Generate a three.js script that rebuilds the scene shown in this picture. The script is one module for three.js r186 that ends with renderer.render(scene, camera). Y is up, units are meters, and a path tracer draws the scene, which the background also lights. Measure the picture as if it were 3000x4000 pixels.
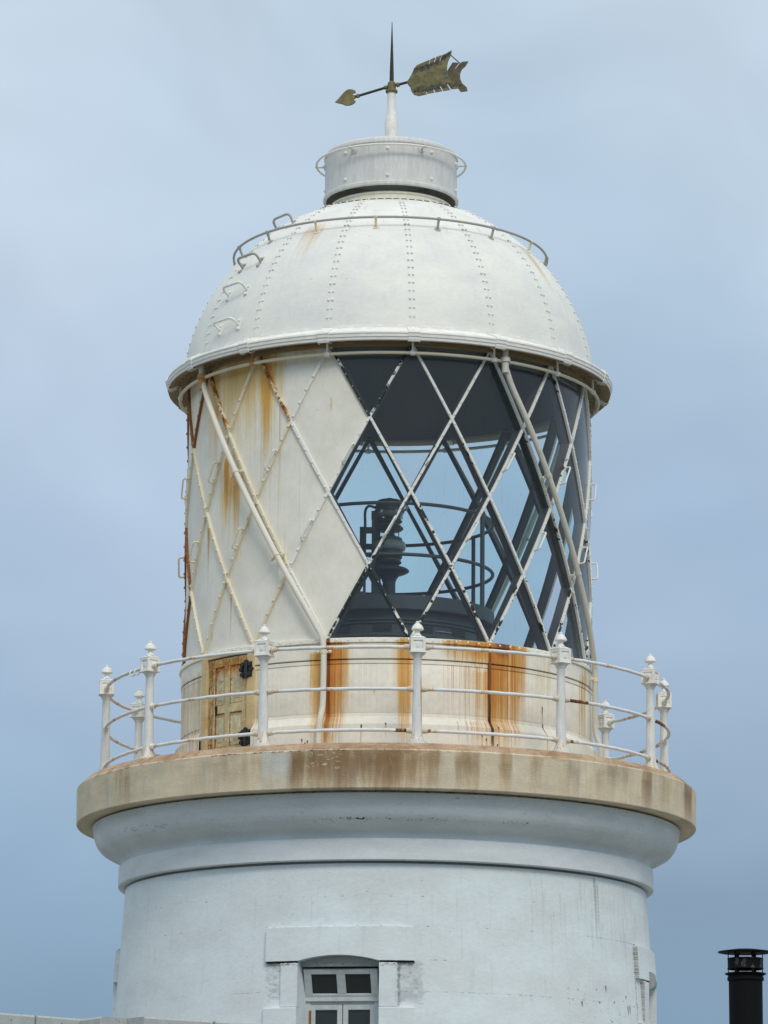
import * as THREE from 'three';
import { mergeGeometries, toCreasedNormals } from 'three/addons/utils/BufferGeometryUtils.js';

// ------------------------------------------------------------------ camera, sky, sun, exposure
const scene = new THREE.Scene();
const camera = new THREE.PerspectiveCamera(15.1893, 0.75, 0.5, 4000);
camera.rotation.order = 'YXZ';
camera.position.set(0, 8, 44);
camera.rotation.set(0.211841, 0.0011964, 0.0076111);
scene.add(camera);

const renderer = new THREE.WebGLRenderer();
renderer.toneMapping = THREE.LinearToneMapping;
renderer.toneMappingExposure = 1.0;
renderer.shadowMap.enabled = true;

const RAD = Math.PI / 180;
const SUN_AZ = 16 * RAD, SUN_EL = 42 * RAD, SUN_DIR = new THREE.Vector3(Math.sin(SUN_AZ) * Math.cos(SUN_EL), Math.sin(SUN_EL), Math.cos(SUN_AZ) * Math.cos(SUN_EL));
const sun = new THREE.DirectionalLight(0xfff6ea, 1.3);
sun.position.copy(SUN_DIR).multiplyScalar(60).add(new THREE.Vector3(0, 14, 0));
sun.target.position.set(0, 14, 0);
sun.castShadow = true;
sun.shadow.radius = 34;
sun.shadow.mapSize.set(2048, 2048);
Object.assign(sun.shadow.camera, { left: -16, right: 16, top: 16, bottom: -16, near: 5, far: 120 });
scene.add(sun, sun.target);

// ------------------------------------------------------------------ noise
function rng(seed) { let s = seed | 0; return () => { s = (s + 0x6d2b79f5) | 0; let t = Math.imul(s ^ (s >>> 15), 1 | s); t = (t + Math.imul(t ^ (t >>> 7), 61 | t)) ^ t; return ((t ^ (t >>> 14)) >>> 0) / 4294967296; }; }
function h2(x, y, s) { let n = Math.imul(x, 374761393) + Math.imul(y, 668265263) + Math.imul(s, 1274126177); n = Math.imul(n ^ (n >>> 13), 1274126177); return ((n ^ (n >>> 16)) >>> 0) / 4294967296; }
function vn(x, y, s) {
  const xi = Math.floor(x), yi = Math.floor(y); let fx = x - xi, fy = y - yi; fx = fx * fx * (3 - 2 * fx); fy = fy * fy * (3 - 2 * fy);
  const a = h2(xi, yi, s), b = h2(xi + 1, yi, s), c = h2(xi, yi + 1, s), d = h2(xi + 1, yi + 1, s);
  return a + (b - a) * fx + (c - a) * fy + (a - b - c + d) * fx * fy;
}
function fbm(x, y, s, o = 4) { let v = 0, a = 0.5, t = 0; for (let i = 0; i < o; i++) { v += a * vn(x, y, s + i); t += a; a *= 0.5; x = x * 2.03 + 17; y = y * 2.03 + 9; } return v / t; }
const clamp = (x, a = 0, b = 1) => Math.min(b, Math.max(a, x));
const sst = (a, b, x) => { const t = clamp((x - a) / (b - a)); return t * t * (3 - 2 * t); };
const lerp = (a, b, t) => a + (b - a) * t;

// overcast sky: pale grey blue near the horizon, brighter overhead, soft cloud masses
{
  const W = 2048, H = 1024, data = new Float32Array(W * H * 4);
  const stops = [[-90, .16, .18, .19], [-1, .19, .29, .39], [4.5, .228, .344, .468], [8, .342, .467, .618], [12, .428, .55, .712], [16, .49, .615, .75], [20, .52, .64, .76], [32, .62, .72, .81], [55, .93, .98, 1.03], [90, 1.18, 1.22, 1.26]];
  for (let j = 0; j < H; j++) {
    const el = (j + 0.5) / H * 180 - 90;
    let k = 0; while (k < stops.length - 2 && el > stops[k + 1][0]) k++;
    const A = stops[k], B = stops[k + 1], t = clamp((el - A[0]) / (B[0] - A[0]));
    for (let i = 0; i < W; i++) {
      const az = (i + 0.5) / W * 360;                       // 90 is the view axis
      const o = (j * W + i) * 4;
      const wx = fbm(az * .12, el * .2, 51, 3) * 7, c1 = fbm(az * 0.13 + 2.5 + el * 0.04, el * 0.16, 11, 5) - 0.5, c2 = fbm(az * 0.24 + el * 0.12 + wx, el * 0.55 + wx * .4, 31, 5) - 0.5;
      const cl = el > 0 ? 1 + c1 * 0.34 + c2 * 0.20 - .012 * clamp(az - 90, -5, 6) * sst(14, 4, el) : 1;
      const wob = el > 0 ? c1 : 0;                           // thicker cloud is greyer
      data[o] = lerp(A[1], B[1], t) * (cl + wob * 0.16); data[o + 1] = lerp(A[2], B[2], t) * cl; data[o + 2] = lerp(A[3], B[3], t) * (cl - wob * 0.10); data[o + 3] = 1;
    }
  }
  const tex = new THREE.DataTexture(data, W, H, THREE.RGBAFormat, THREE.FloatType);
  tex.mapping = THREE.EquirectangularReflectionMapping; tex.magFilter = THREE.LinearFilter; tex.minFilter = THREE.LinearFilter; tex.wrapS = THREE.RepeatWrapping; tex.needsUpdate = true;
  scene.background = tex; scene.environment = tex;
}

// ------------------------------------------------------------------ geometry helpers (theta in degrees, 0 faces the camera, positive to the right)
const pt = (th, r, y) => new THREE.Vector3(r * Math.sin(th * RAD), y, r * Math.cos(th * RAD));
function grid(nu, nv, f, uv, flip = false) {
  const P = [], U = [], I = [];
  for (let j = 0; j <= nv; j++) for (let i = 0; i <= nu; i++) {
    const p = f(i / nu, j / nv, i, j); P.push(p.x, p.y, p.z);
    const q = uv ? uv(i / nu, j / nv, p, i, j) : [i / nu, j / nv]; U.push(q[0], q[1]);
  }
  const w = nu + 1;
  for (let j = 0; j < nv; j++) for (let i = 0; i < nu; i++) {
    const a = j * w + i, b = a + 1, c = a + w, d = c + 1;
    if (flip) I.push(a, c, b, b, c, d); else I.push(a, b, c, b, d, c);
  }
  const g = new THREE.BufferGeometry();
  g.setAttribute('position', new THREE.Float32BufferAttribute(P, 3)); g.setAttribute('uv', new THREE.Float32BufferAttribute(U, 2)); g.setIndex(I); g.computeVertexNormals();
  return g;
}
// profile of [r, y] turned round the y axis between two angles; creases stay sharp
function lathe(profile, { seg = 96, a = -180, b = 180, uv, crease = 28, fr } = {}) {
  const g = grid(seg, profile.length - 1, (u, v, i, j) => { const th = lerp(a, b, u); return pt(th, profile[j][0] + (fr ? fr(th, j) : 0), profile[j][1]); },
    (u, v, p, i, j) => uv ? uv(lerp(a, b, u), profile[j][1], j / (profile.length - 1)) : [u, v]);
  return toCreasedNormals(g, crease * RAD);
}
function smooth(profile, per = 6) {          // rounds a coarse profile
  const c = new THREE.CatmullRomCurve3(profile.map(([r, y]) => new THREE.Vector3(r, y, 0)), false, 'centripetal');
  return c.getPoints((profile.length - 1) * per).map((p) => [p.x, p.y]);
}
function tube(points, r, rs = 10, n = 0, closed = false, tension = 0.5) {
  const c = new THREE.CatmullRomCurve3(points, closed, 'centripetal', tension);
  return new THREE.TubeGeometry(c, n || points.length * 4, r, rs, closed).toNonIndexed();
}
function polyTube(points, r, rs = 8) {          // bends with tight corners
  const cp = new THREE.CurvePath();
  for (let i = 0; i < points.length; i++) {
    const p = points[i];
    if (i === 0 || i === points.length - 1) continue;
    const pa = points[i - 1], pb = points[i + 1], d = Math.min(r * 2.6, p.distanceTo(pa) * 0.49, p.distanceTo(pb) * 0.49);
    const s = p.clone().add(pa.clone().sub(p).setLength(d)), e = p.clone().add(pb.clone().sub(p).setLength(d));
    const from = cp.curves.length ? cp.curves[cp.curves.length - 1].getPoint(1) : points[0];
    cp.add(new THREE.LineCurve3(from, s)); cp.add(new THREE.QuadraticBezierCurve3(s, p.clone(), e));
  }
  cp.add(new THREE.LineCurve3(cp.curves.length ? cp.curves[cp.curves.length - 1].getPoint(1) : points[0], points[points.length - 1]));
  const pts = []; cp.curves.forEach((c) => { const n = c.isLineCurve3 ? 1 : 5; for (let i = pts.length ? 1 : 0; i <= n; i++) pts.push(c.getPoint(i / n)); });
  class PL extends THREE.Curve { getPoint(t) { const x = t * (pts.length - 1), i = Math.min(pts.length - 2, Math.floor(x)); return pts[i].clone().lerp(pts[i + 1], x - i); } getPointAt(t) { return this.getPoint(t); } getTangentAt(t) { const e = 0.4 / (pts.length - 1); return this.getPoint(Math.min(1, t + e)).sub(this.getPoint(Math.max(0, t - e))).normalize(); } getTangent(t) { return this.getTangentAt(t); } }
  return new THREE.TubeGeometry(new PL(), pts.length - 1, r, rs, false).toNonIndexed();
}
const arc = (a, b, r, y, n) => Array.from({ length: n + 1 }, (_, i) => pt(lerp(a, b, i / n), r, y));
function place(g, th, r, y, { rx = 0, rz = 0 } = {}) {  // local +z points outwards from the axis, +y up
  const m = new THREE.Matrix4().makeRotationY(th * RAD).multiply(new THREE.Matrix4().makeTranslation(0, y, r)).multiply(new THREE.Matrix4().makeRotationFromEuler(new THREE.Euler(rx, 0, rz)));
  return g.clone().applyMatrix4(m);
}
const plain = (g) => { const q = g.index ? g.toNonIndexed() : g; for (const k of Object.keys(q.attributes)) if (!['position', 'normal', 'uv'].includes(k)) q.deleteAttribute(k); return q; };
const merge = (list) => mergeGeometries(list.map(plain));
const cylG = (r0, r1, h, n = 16) => new THREE.CylinderGeometry(r1, r0, h, n).toNonIndexed();
const boxG = (x, y, z) => new THREE.BoxGeometry(x, y, z).toNonIndexed();
// box with chamfered edges
function cbox(x, y, z, c = 0.006) {
  const s = new THREE.Shape(); const X = x / 2 - c, Y = y / 2 - c; s.moveTo(-X, -Y); s.lineTo(X, -Y); s.lineTo(X, Y); s.lineTo(-X, Y); s.closePath();
  const g = new THREE.ExtrudeGeometry(s, { depth: z - 2 * c, bevelEnabled: true, bevelSize: c, bevelThickness: c, bevelSegments: 1 }); g.translate(0, 0, -z / 2 + c); return g.index ? g.toNonIndexed() : g;
}
// curved block: between two angles, two heights and two radii (closed on all sides)
function cblock(a, b, y0, y1, r0, r1, n = 6, uv, c = 0.006) {
  const ring = [[r0, y0], [r1 - c, y0], [r1, y0 + c], [r1, y1 - c], [r1 - c, y1], [r0, y1]];
  const parts = [lathe(ring, { seg: n, a, b, uv, crease: 20 })];
  for (const [th, fl] of [[a, 1], [b, 0]]) {
    const s = new THREE.BufferGeometry(), P = [], U = [], I = [];
    ring.forEach(([r, y]) => { const p = pt(th, r, y); P.push(p.x, p.y, p.z); U.push(...(uv ? uv(th, y, 0) : [r, y])); });
    for (let k = 1; k < ring.length - 1; k++) fl ? I.push(0, k + 1, k) : I.push(0, k, k + 1);
    s.setAttribute('position', new THREE.Float32BufferAttribute(P, 3)); s.setAttribute('uv', new THREE.Float32BufferAttribute(U, 2)); s.setIndex(I);
    const t = s.toNonIndexed(); t.computeVertexNormals(); parts.push(t);
  }
  return merge(parts);
}
const HEMI = new THREE.SphereGeometry(1, 8, 4, 0, Math.PI * 2, 0, Math.PI / 2).rotateX(Math.PI / 2).toNonIndexed();   // dome towards +z
const rivet = (th, r, y, s) => place(HEMI.clone().scale(s, s, s * 0.75), th, r, y);

// ------------------------------------------------------------------ textures
function canvas(W, H, draw) { const c = document.createElement('canvas'); c.width = W; c.height = H; draw(c.getContext('2d'), W, H); return c; }
function grain(ctx, W, H, f) {   // f(x, y) -> [mul r, g, b]
  const im = ctx.getImageData(0, 0, W, H), d = im.data;
  for (let y = 0, o = 0; y < H; y++) for (let x = 0; x < W; x++, o += 4) { const m = f(x, y); d[o] = clamp(d[o] * m[0], 0, 255); d[o + 1] = clamp(d[o + 1] * m[1], 0, 255); d[o + 2] = clamp(d[o + 2] * m[2], 0, 255); }
  ctx.putImageData(im, 0, 0);
}
function toTex(c, srgb = true) { const t = new THREE.CanvasTexture(c); if (srgb) t.colorSpace = THREE.SRGBColorSpace; t.wrapS = t.wrapT = THREE.MirroredRepeatWrapping; t.anisotropy = 8; return t; }
const rgba = (c, a) => `rgba(${c[0]},${c[1]},${c[2]},${a})`;
// one run of stain: a slightly wandering line, thinning as it goes
function run(ctx, R, x, y, len, w, col, al, wig = 0.6) {
  const n = Math.max(4, Math.round(len / 14)); let px = x;
  for (let i = 0; i < n; i++) {
    const t = i / n, nx = px + (R() - 0.5) * wig * 2;
    ctx.strokeStyle = rgba(col, al * (1 - t * t * 0.8)); ctx.lineWidth = Math.max(0.6, w * (1 - 0.45 * t));
    ctx.beginPath(); ctx.moveTo(px, y + len * t); ctx.lineTo(nx, y + len * (i + 1.15) / n); ctx.stroke(); px = nx;
  }
}
function runs(ctx, R, n, x0, x1, y0, y1, l0, l1, w0, w1, cols, a0, a1, wig) {
  for (let i = 0; i < n; i++) run(ctx, R, lerp(x0, x1, R()), lerp(y0, y1, R()), lerp(l0, l1, R() ** 1.6), lerp(w0, w1, R() ** 2), cols[Math.floor(R() * cols.length)], lerp(a0, a1, R()), wig);
}
function specks(ctx, R, n, x0, x1, y0, y1, s0, s1, cols, a0, a1) {
  for (let i = 0; i < n; i++) { ctx.fillStyle = rgba(cols[Math.floor(R() * cols.length)], lerp(a0, a1, R())); ctx.beginPath(); ctx.ellipse(lerp(x0, x1, R()), lerp(y0, y1, R()), lerp(s0, s1, R() ** 3), lerp(s0, s1, R() ** 3), R() * 3, 0, 7); ctx.fill(); }
}
const OCHRE = [196, 150, 72], ORANGE = [204, 126, 32], RUST = [152, 84, 24], DRUST = [78, 40, 18], BLACKR = [34, 24, 18], CREAM = [214, 192, 140];
const M = {};
const std = (o) => new THREE.MeshStandardMaterial({ roughness: 0.6, metalness: 0, ...o });
function cylTex(a, b, y0, y1, W, H, base, paint, grainF, extra = {}) {
  const c = canvas(W, H, (ctx) => {
    ctx.fillStyle = rgba(base, 1); ctx.fillRect(0, 0, W, H);
    const X = (th) => (th - a) / (b - a) * W, Y = (y) => (y1 - y) / (y1 - y0) * H;
    paint(ctx, X, Y, W / (b - a), H / (y1 - y0));
    if (grainF) grain(ctx, W, H, grainF);
  });
  const uv = (th, y) => [(th - a) / (b - a), (y - y0) / (y1 - y0)];
  return { map: toTex(c), uv, ...extra };
}
const g3 = (m, r = 1, g = 1, b = 1) => [m * r, m * g, m * b];

// lattice of the lantern: even rows at 6 + 22.5k, odd rows at -5.25 + 22.5k degrees
const ROWY = [18.885, 18.045, 17.2, 16.362, 15.525], STEP = 22.5, OFF = (row) => (row % 2 ? -5.25 : 6);
const norm = (a) => ((a + 180) % 360 + 360) % 360 - 180;

// white panels of the lantern, rust stained under the gutter
const TP = cylTex(-104, 24, 15.45, 18.95, 2048, 1344, [234, 231, 218], (ctx, X, Y, kx, ky) => {
  const R = rng(5);
  // tea-coloured runs that start at the gutter and at the joints
  for (const [c, w, n, l0, l1, al] of [[-58, 5, 260, .3, 1.4, .075], [-49, 6, 360, .25, 1.3, .085], [-43, 5, 260, .3, 1.2, .08], [-36.6, 2.8, 360, .35, 1.3, .11], [-33, 4, 120, .1, .6, .08], [-24, 5, 120, .06, .2, .08], [-66, 6, 200, .25, 1, .07], [-76, 9, 200, .2, .8, .06]])
    for (let i = 0; i < n; i++) { const q = (R() + R() + R()) / 1.5 - 1; run(ctx, R, X(c + q * w), Y(18.92 - R() * .08), lerp(l0, l1, R() ** 1.9) * ky, lerp(2, 14, R() ** 2), R() < .7 ? OCHRE : CREAM, al * (0.5 + R()), .5); }
  for (let i = 0; i < 120; i++) { const q = (R() + R()) - 1; run(ctx, R, X(-35.9 + q * 2.5), Y(18.85 - R() * .15 - Math.abs(q) * .1), lerp(.35, 1.2, R() ** 1.6) * ky * (1.1 - Math.abs(q) * .7), lerp(2, 8, R()), R() < .5 ? [208, 144, 30] : ORANGE, lerp(.12, .28, R()), .5); }
  runs(ctx, R, 30, X(-40), X(-31), Y(18.6), Y(18.2), .6 * ky, 2.2 * ky, 1, 2.2, [RUST, OCHRE, [150, 130, 100]], .15, .4, .5);
  for (let i = 0; i < 260; i++) run(ctx, R, X(lerp(-64, -30, R())), Y(18.9 - R() * .25), lerp(.3, 1.1, R() ** 1.5) * ky, lerp(8, 34, R()), [222, 180, 96], .05 + .06 * R(), 1); for (let i = 0; i < 160; i++) run(ctx, R, X(lerp(-56, -45, (R() + R()) / 2)), Y(17.85 - R() * .5), lerp(.2, .7, R()) * ky, lerp(6, 24, R()), [214, 158, 70], .04 + .06 * R(), 1);
  // orange patches below bar ends
  for (const [th, y, w, l, n] of [[-51.5, 17.78, 1.4, .8, 170], [-60.5, 17.12, .8, .9, 46], [-48.6, 16.3, .5, .6, 20], [-47, 17.6, 3.2, .9, 160], [-57, 18.5, 2.5, .8, 60], [-16, 18.3, .4, .2, 8]])
    for (let i = 0; i < n; i++) { const q = R() + R() - 1; run(ctx, R, X(th + q * w), Y(y - R() * .12), lerp(l * .3, l, R() ** 1.4) * ky * (1.1 - Math.abs(q) * .7), lerp(2, 9, R()), [ORANGE, OCHRE, [204, 150, 60]][i % 3], lerp(.08, .22, R()) * (w > 2 ? .6 : 1), .4); }
  runs(ctx, R, 46, X(-62), X(-24), Y(18.2), Y(16.8), .4 * ky, 1.5 * ky, .8, 1.8, [[150, 140, 122], OCHRE], .1, .28, .4);
  // yellowed edges along the bars
  for (let row = 0; row < 4; row++) for (let k = -6; k <= 1; k++) for (const s of [-1, 1]) {
    const t0 = OFF(row) + STEP * k, t1 = t0 + s * STEP / 2; if (t0 < -104 || t0 > 20) continue;
    const dirt = t0 < -28 ? 1 : 0.45;
    for (let i = 0; i < 46; i++) { const t = R(), th = lerp(t0, t1, t), y = lerp(ROWY[row], ROWY[row + 1], t) - .02 - R() * .03; run(ctx, R, X(th) + (R() - .5) * 14, Y(y), lerp(.03, .16, R() ** 2) * ky, lerp(2, 7, R()), R() < .6 ? CREAM : OCHRE, .24 * dirt * R(), .5); }
  }
  specks(ctx, R, 60, 0, 2048, 0, 1344, .6, 3, [[120, 110, 100], RUST], .2, .6);
}, (x, y) => { const n = fbm(x * .012, y * .012, 3, 4) - .5, f = fbm(x * .09, y * .05, 8, 2) - .5; return g3(1 + n * .09 + f * .035, 1, 1, 1 + n * .02); });
M.panel = std({ map: TP.map, roughness: .55 });

// base wall of the lantern with the heavy rust runs
const rustBase = (ctx, X, Y, kx, ky) => {
  const R = rng(21);
  for (let i = 0; i < 260; i++) run(ctx, R, X(lerp(-104, 104, R())), Y(15.52), lerp(.05, .3, R()) * ky, lerp(2, 8, R()), CREAM, .1 * R(), .5);
  // pale tea wash left of the door and on the band
  runs(ctx, R, 420, X(-100), X(-60), Y(15.4), Y(15.0), .3 * ky, 1.1 * ky, 3, 14, [OCHRE, [196, 164, 120], [176, 128, 80]], .04, .15, .4); runs(ctx, R, 200, X(-90), X(-60), Y(14.75), Y(14.6), .1 * ky, .45 * ky, 3, 12, [[170, 116, 70], RUST, OCHRE], .05, .2, .5);
  runs(ctx, R, 120, X(-40), X(-34), Y(15.5), Y(14.8), .3 * ky, .9 * ky, 2, 9, [OCHRE, CREAM], .05, .14, .4);
  const block = (a, b, y, yb, n, w0, w1, cols, al0, al1, lean = 0) => {
    for (let i = 0; i < n * .8; i++) {
      const u = lean > 0 ? R() ** (1 + lean) : lean < 0 ? 1 - R() ** (1 - lean) : (R() + R()) / 2, th = lerp(a, b, u), edge = lean > 0 ? sst(1, .55, u) : lean < 0 ? sst(0, .4, u) : sst(0, .3, u) * sst(1, .7, u), d = fbm(th * 1.6, y, 23, 3);
      if (d < .34 && R() < .7) continue;
      run(ctx, R, X(th), Y(y - R() * .04), (y - yb) * lerp(.35, 1, R() ** .7) * ky * lerp(.7, 1, edge), lerp(w0, w1, R() ** 2) * .8, cols[Math.floor(R() * cols.length)], lerp(al0, al1, R()) * lerp(.35, 1, edge), .6);
    }
  };
  for (const [a, b, y, yb, n, lean] of [[-16.3, -9.5, 15.5, 14.2, 110, 1.2], [14, 28.2, 15.55, 15.24, 150, -.6], [28.2, 41, 15.55, 14.2, 190, .6], [1.5, 7.5, 15.5, 14.2, 50, 0], [-21.5, -16.8, 15.4, 14.2, 60, -1.2], [22, 28.2, 15.24, 14.2, 40, -1]]) block(a, b, y, yb, n, 10, 26, [[212, 146, 54], ORANGE, [214, 160, 84]], .04, .10, lean);
  // strip beside the left downpipe
  block(-16.3, -10.2, 15.5, 14.2, 300, 1.5, 7, [ORANGE, [214, 150, 44], RUST], .12, .36, 1);
  block(-16.2, -15.4, 15.56, 14.2, 40, 3, 8, [DRUST, RUST], .2, .5);
  block(-21, -17, 15.4, 14.2, 160, 2, 8, [OCHRE, CREAM, ORANGE], .08, .26, -1);
  // under the second post
  block(2, 6.8, 15.54, 14.2, 120, 1, 5, [ORANGE, OCHRE], .15, .45); block(1, 7, 15.54, 14.5, 40, 3, 9, [CREAM, OCHRE], .08, .2);
  // the broad patch
  block(14.5, 28.2, 15.55, 15.24, 420, 2, 8, [ORANGE, [214, 150, 44], OCHRE, RUST], .10, .36, -.5);
  block(28.2, 40, 15.55, 14.25, 600, 1.5, 7, [ORANGE, [214, 150, 44], RUST], .10, .34, .5);
  block(36, 39.2, 15.55, 14.9, 50, 2, 8, [OCHRE, CREAM, ORANGE], .08, .2);
  block(29, 36.5, 15.56, 15.38, 140, 3, 10, [DRUST, RUST], .10, .32);
  for (let th = 15; th < 40; th += .576) if (R() < .78) run(ctx, R, X(th + (R() - .5) * .2), Y(15.26), lerp(.3, 1.0, R()) * ky, lerp(1, 2.4, R()), R() < .6 ? ORANGE : RUST, lerp(.25, .6, R()) * (th > 38 ? .4 : th < 17 ? .5 : 1), .25);
  block(20, 28.2, 15.24, 14.6, 60, 1, 4, [ORANGE, [214, 150, 44]], .1, .3, -.6); block(15, 40, 14.66, 14.2, 90, 1, 4, [ORANGE, OCHRE, RUST], .12, .4);
  block(27.9, 29, 15.5, 14.2, 60, 3, 9, [RUST, DRUST], .2, .5);
  for (let i = 0; i < 7; i++) run(ctx, R, X(28.3 + (R() - .5) * .3), Y(14.95 - .05 * i), .4 * ky, lerp(2, 6, R()), BLACKR, .6, 1);
  for (const [th, y, l] of [[-22.4, 14.42, .1], [-21.5, 14.38, .12], [-20.8, 14.4, .1], [-6.6, 14.56, .2], [-.3, 14.58, .08], [-3.4, 14.97, .04], [25.3, 14.5, .12], [26.6, 14.45, .08], [30.4, 14.6, .1], [29.9, 14.4, .14], [46.7, 14.9, .3], [46.9, 14.7, .3], [37.9, 15.0, .14]]) { run(ctx, R, X(th), Y(y), l * .35 * ky, 4, BLACKR, .85, .5); run(ctx, R, X(th), Y(y - l * .3), l * ky * 1.6, 4, ORANGE, .4, .6); }
  runs(ctx, R, 40, X(44), X(50), Y(15.5), Y(15.2), .2 * ky, .9 * ky, 2, 7, [CREAM, OCHRE], .06, .16, .4);
  runs(ctx, R, 90, X(66), X(72), Y(15.5), Y(15.3), .5 * ky, 1.2 * ky, 2, 8, [CREAM, OCHRE, RUST], .06, .2, .4);
  specks(ctx, R, 160, 0, 2048, 0, 700, .6, 2.6, [RUST, [120, 110, 96]], .3, .7);
};
const TB = cylTex(-104, 104, 14.18, 15.56, 2048, 700, [236, 232, 218], rustBase, (x, y) => { const n = fbm(x * .012, y * .012, 40, 4) - .5, f = fbm(x * .12, y * .05, 47, 2) - .5; return g3(1 + n * .10 + f * .05); });
M.base = std({ map: TB.map, roughness: .55 });

// gallery slab: brownish stained stone
const TS = cylTex(-100, 100, 13.66, 14.24, 2048, 256, [214, 200, 172], (ctx, X, Y, kx, ky) => {
  const R = rng(77), BR = [134, 106, 70], PK = [160, 128, 98], GY = [170, 176, 172], YL = [192, 170, 134];
  runs(ctx, R, 500, X(-100), X(100), 0, 150, 40, 256, 6, 34, [YL, GY, [196, 176, 140]], .04, .14, 1);
  for (const [a, b, n, al] of [[-17, 2, 330, .16], [-2, 9, 150, .12], [-34, -19, 60, .06], [-58, -52, 40, .07], [12, 16, 50, .1], [20, 22, 22, .12], [26, 27.5, 12, .1], [40, 48, 40, .07], [52, 55, 40, .12], [70, 76, 70, .16], [58, 62, 20, .08], [33, 36, 20, .07]])
    runs(ctx, R, n, X(a), X(b), Y(14.22), Y(14.0), .2 * ky, .56 * ky, 5, 26, [BR, [148, 116, 80], [122, 98, 72]], al * .4, al, 1.2);
  runs(ctx, R, 60, X(-22), X(-17), 20, 90, 100, 240, 6, 22, [[200, 204, 198]], .06, .16, 1);
  ctx.fillStyle = rgba(PK, .55); ctx.fillRect(0, 0, 2048, Y(14.122));
  specks(ctx, R, 900, 0, 2048, 0, Y(14.12), 2, 26, [PK, BR, [200, 178, 150], [150, 110, 84]], .1, .4);
  // pale line of old paint with black mould along the arris
  for (let th = -34; th < 30; th += .25) { ctx.fillStyle = rgba([228, 220, 204], .35 + .5 * R()); if (R() < .8) ctx.fillRect(X(th), Y(14.122) - 2 + R() * 2, kx * .28, 3); }
  for (let i = 0; i < 90; i++) { const th = -32 + R() * R() * 40; ctx.fillStyle = rgba([44, 36, 30], .5 + .5 * R()); ctx.fillRect(X(th), Y(14.118) + R() * 3, kx * lerp(.05, .5, R() ** 2), 2 + R() * 2); }
  for (let i = 0; i < 6; i++) run(ctx, R, X(-14 + 16 * R()), Y(14.1 - .2 * R()), lerp(20, 80, R()), 1.1, [206, 190, 164], .35, 3);
  specks(ctx, R, 40, X(-14), X(-8), Y(14.1), Y(13.9), 1, 5, [[224, 210, 190]], .4, .8);
}, (x, y) => { const n = fbm(x * .02, y * .02, 60, 4) - .5, f = fbm(x * .35, y * .35, 66, 2) - .5; return g3(1 + n * .14 + f * .10); });
M.slab = std({ map: TS.map, roughness: .9 });

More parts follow.
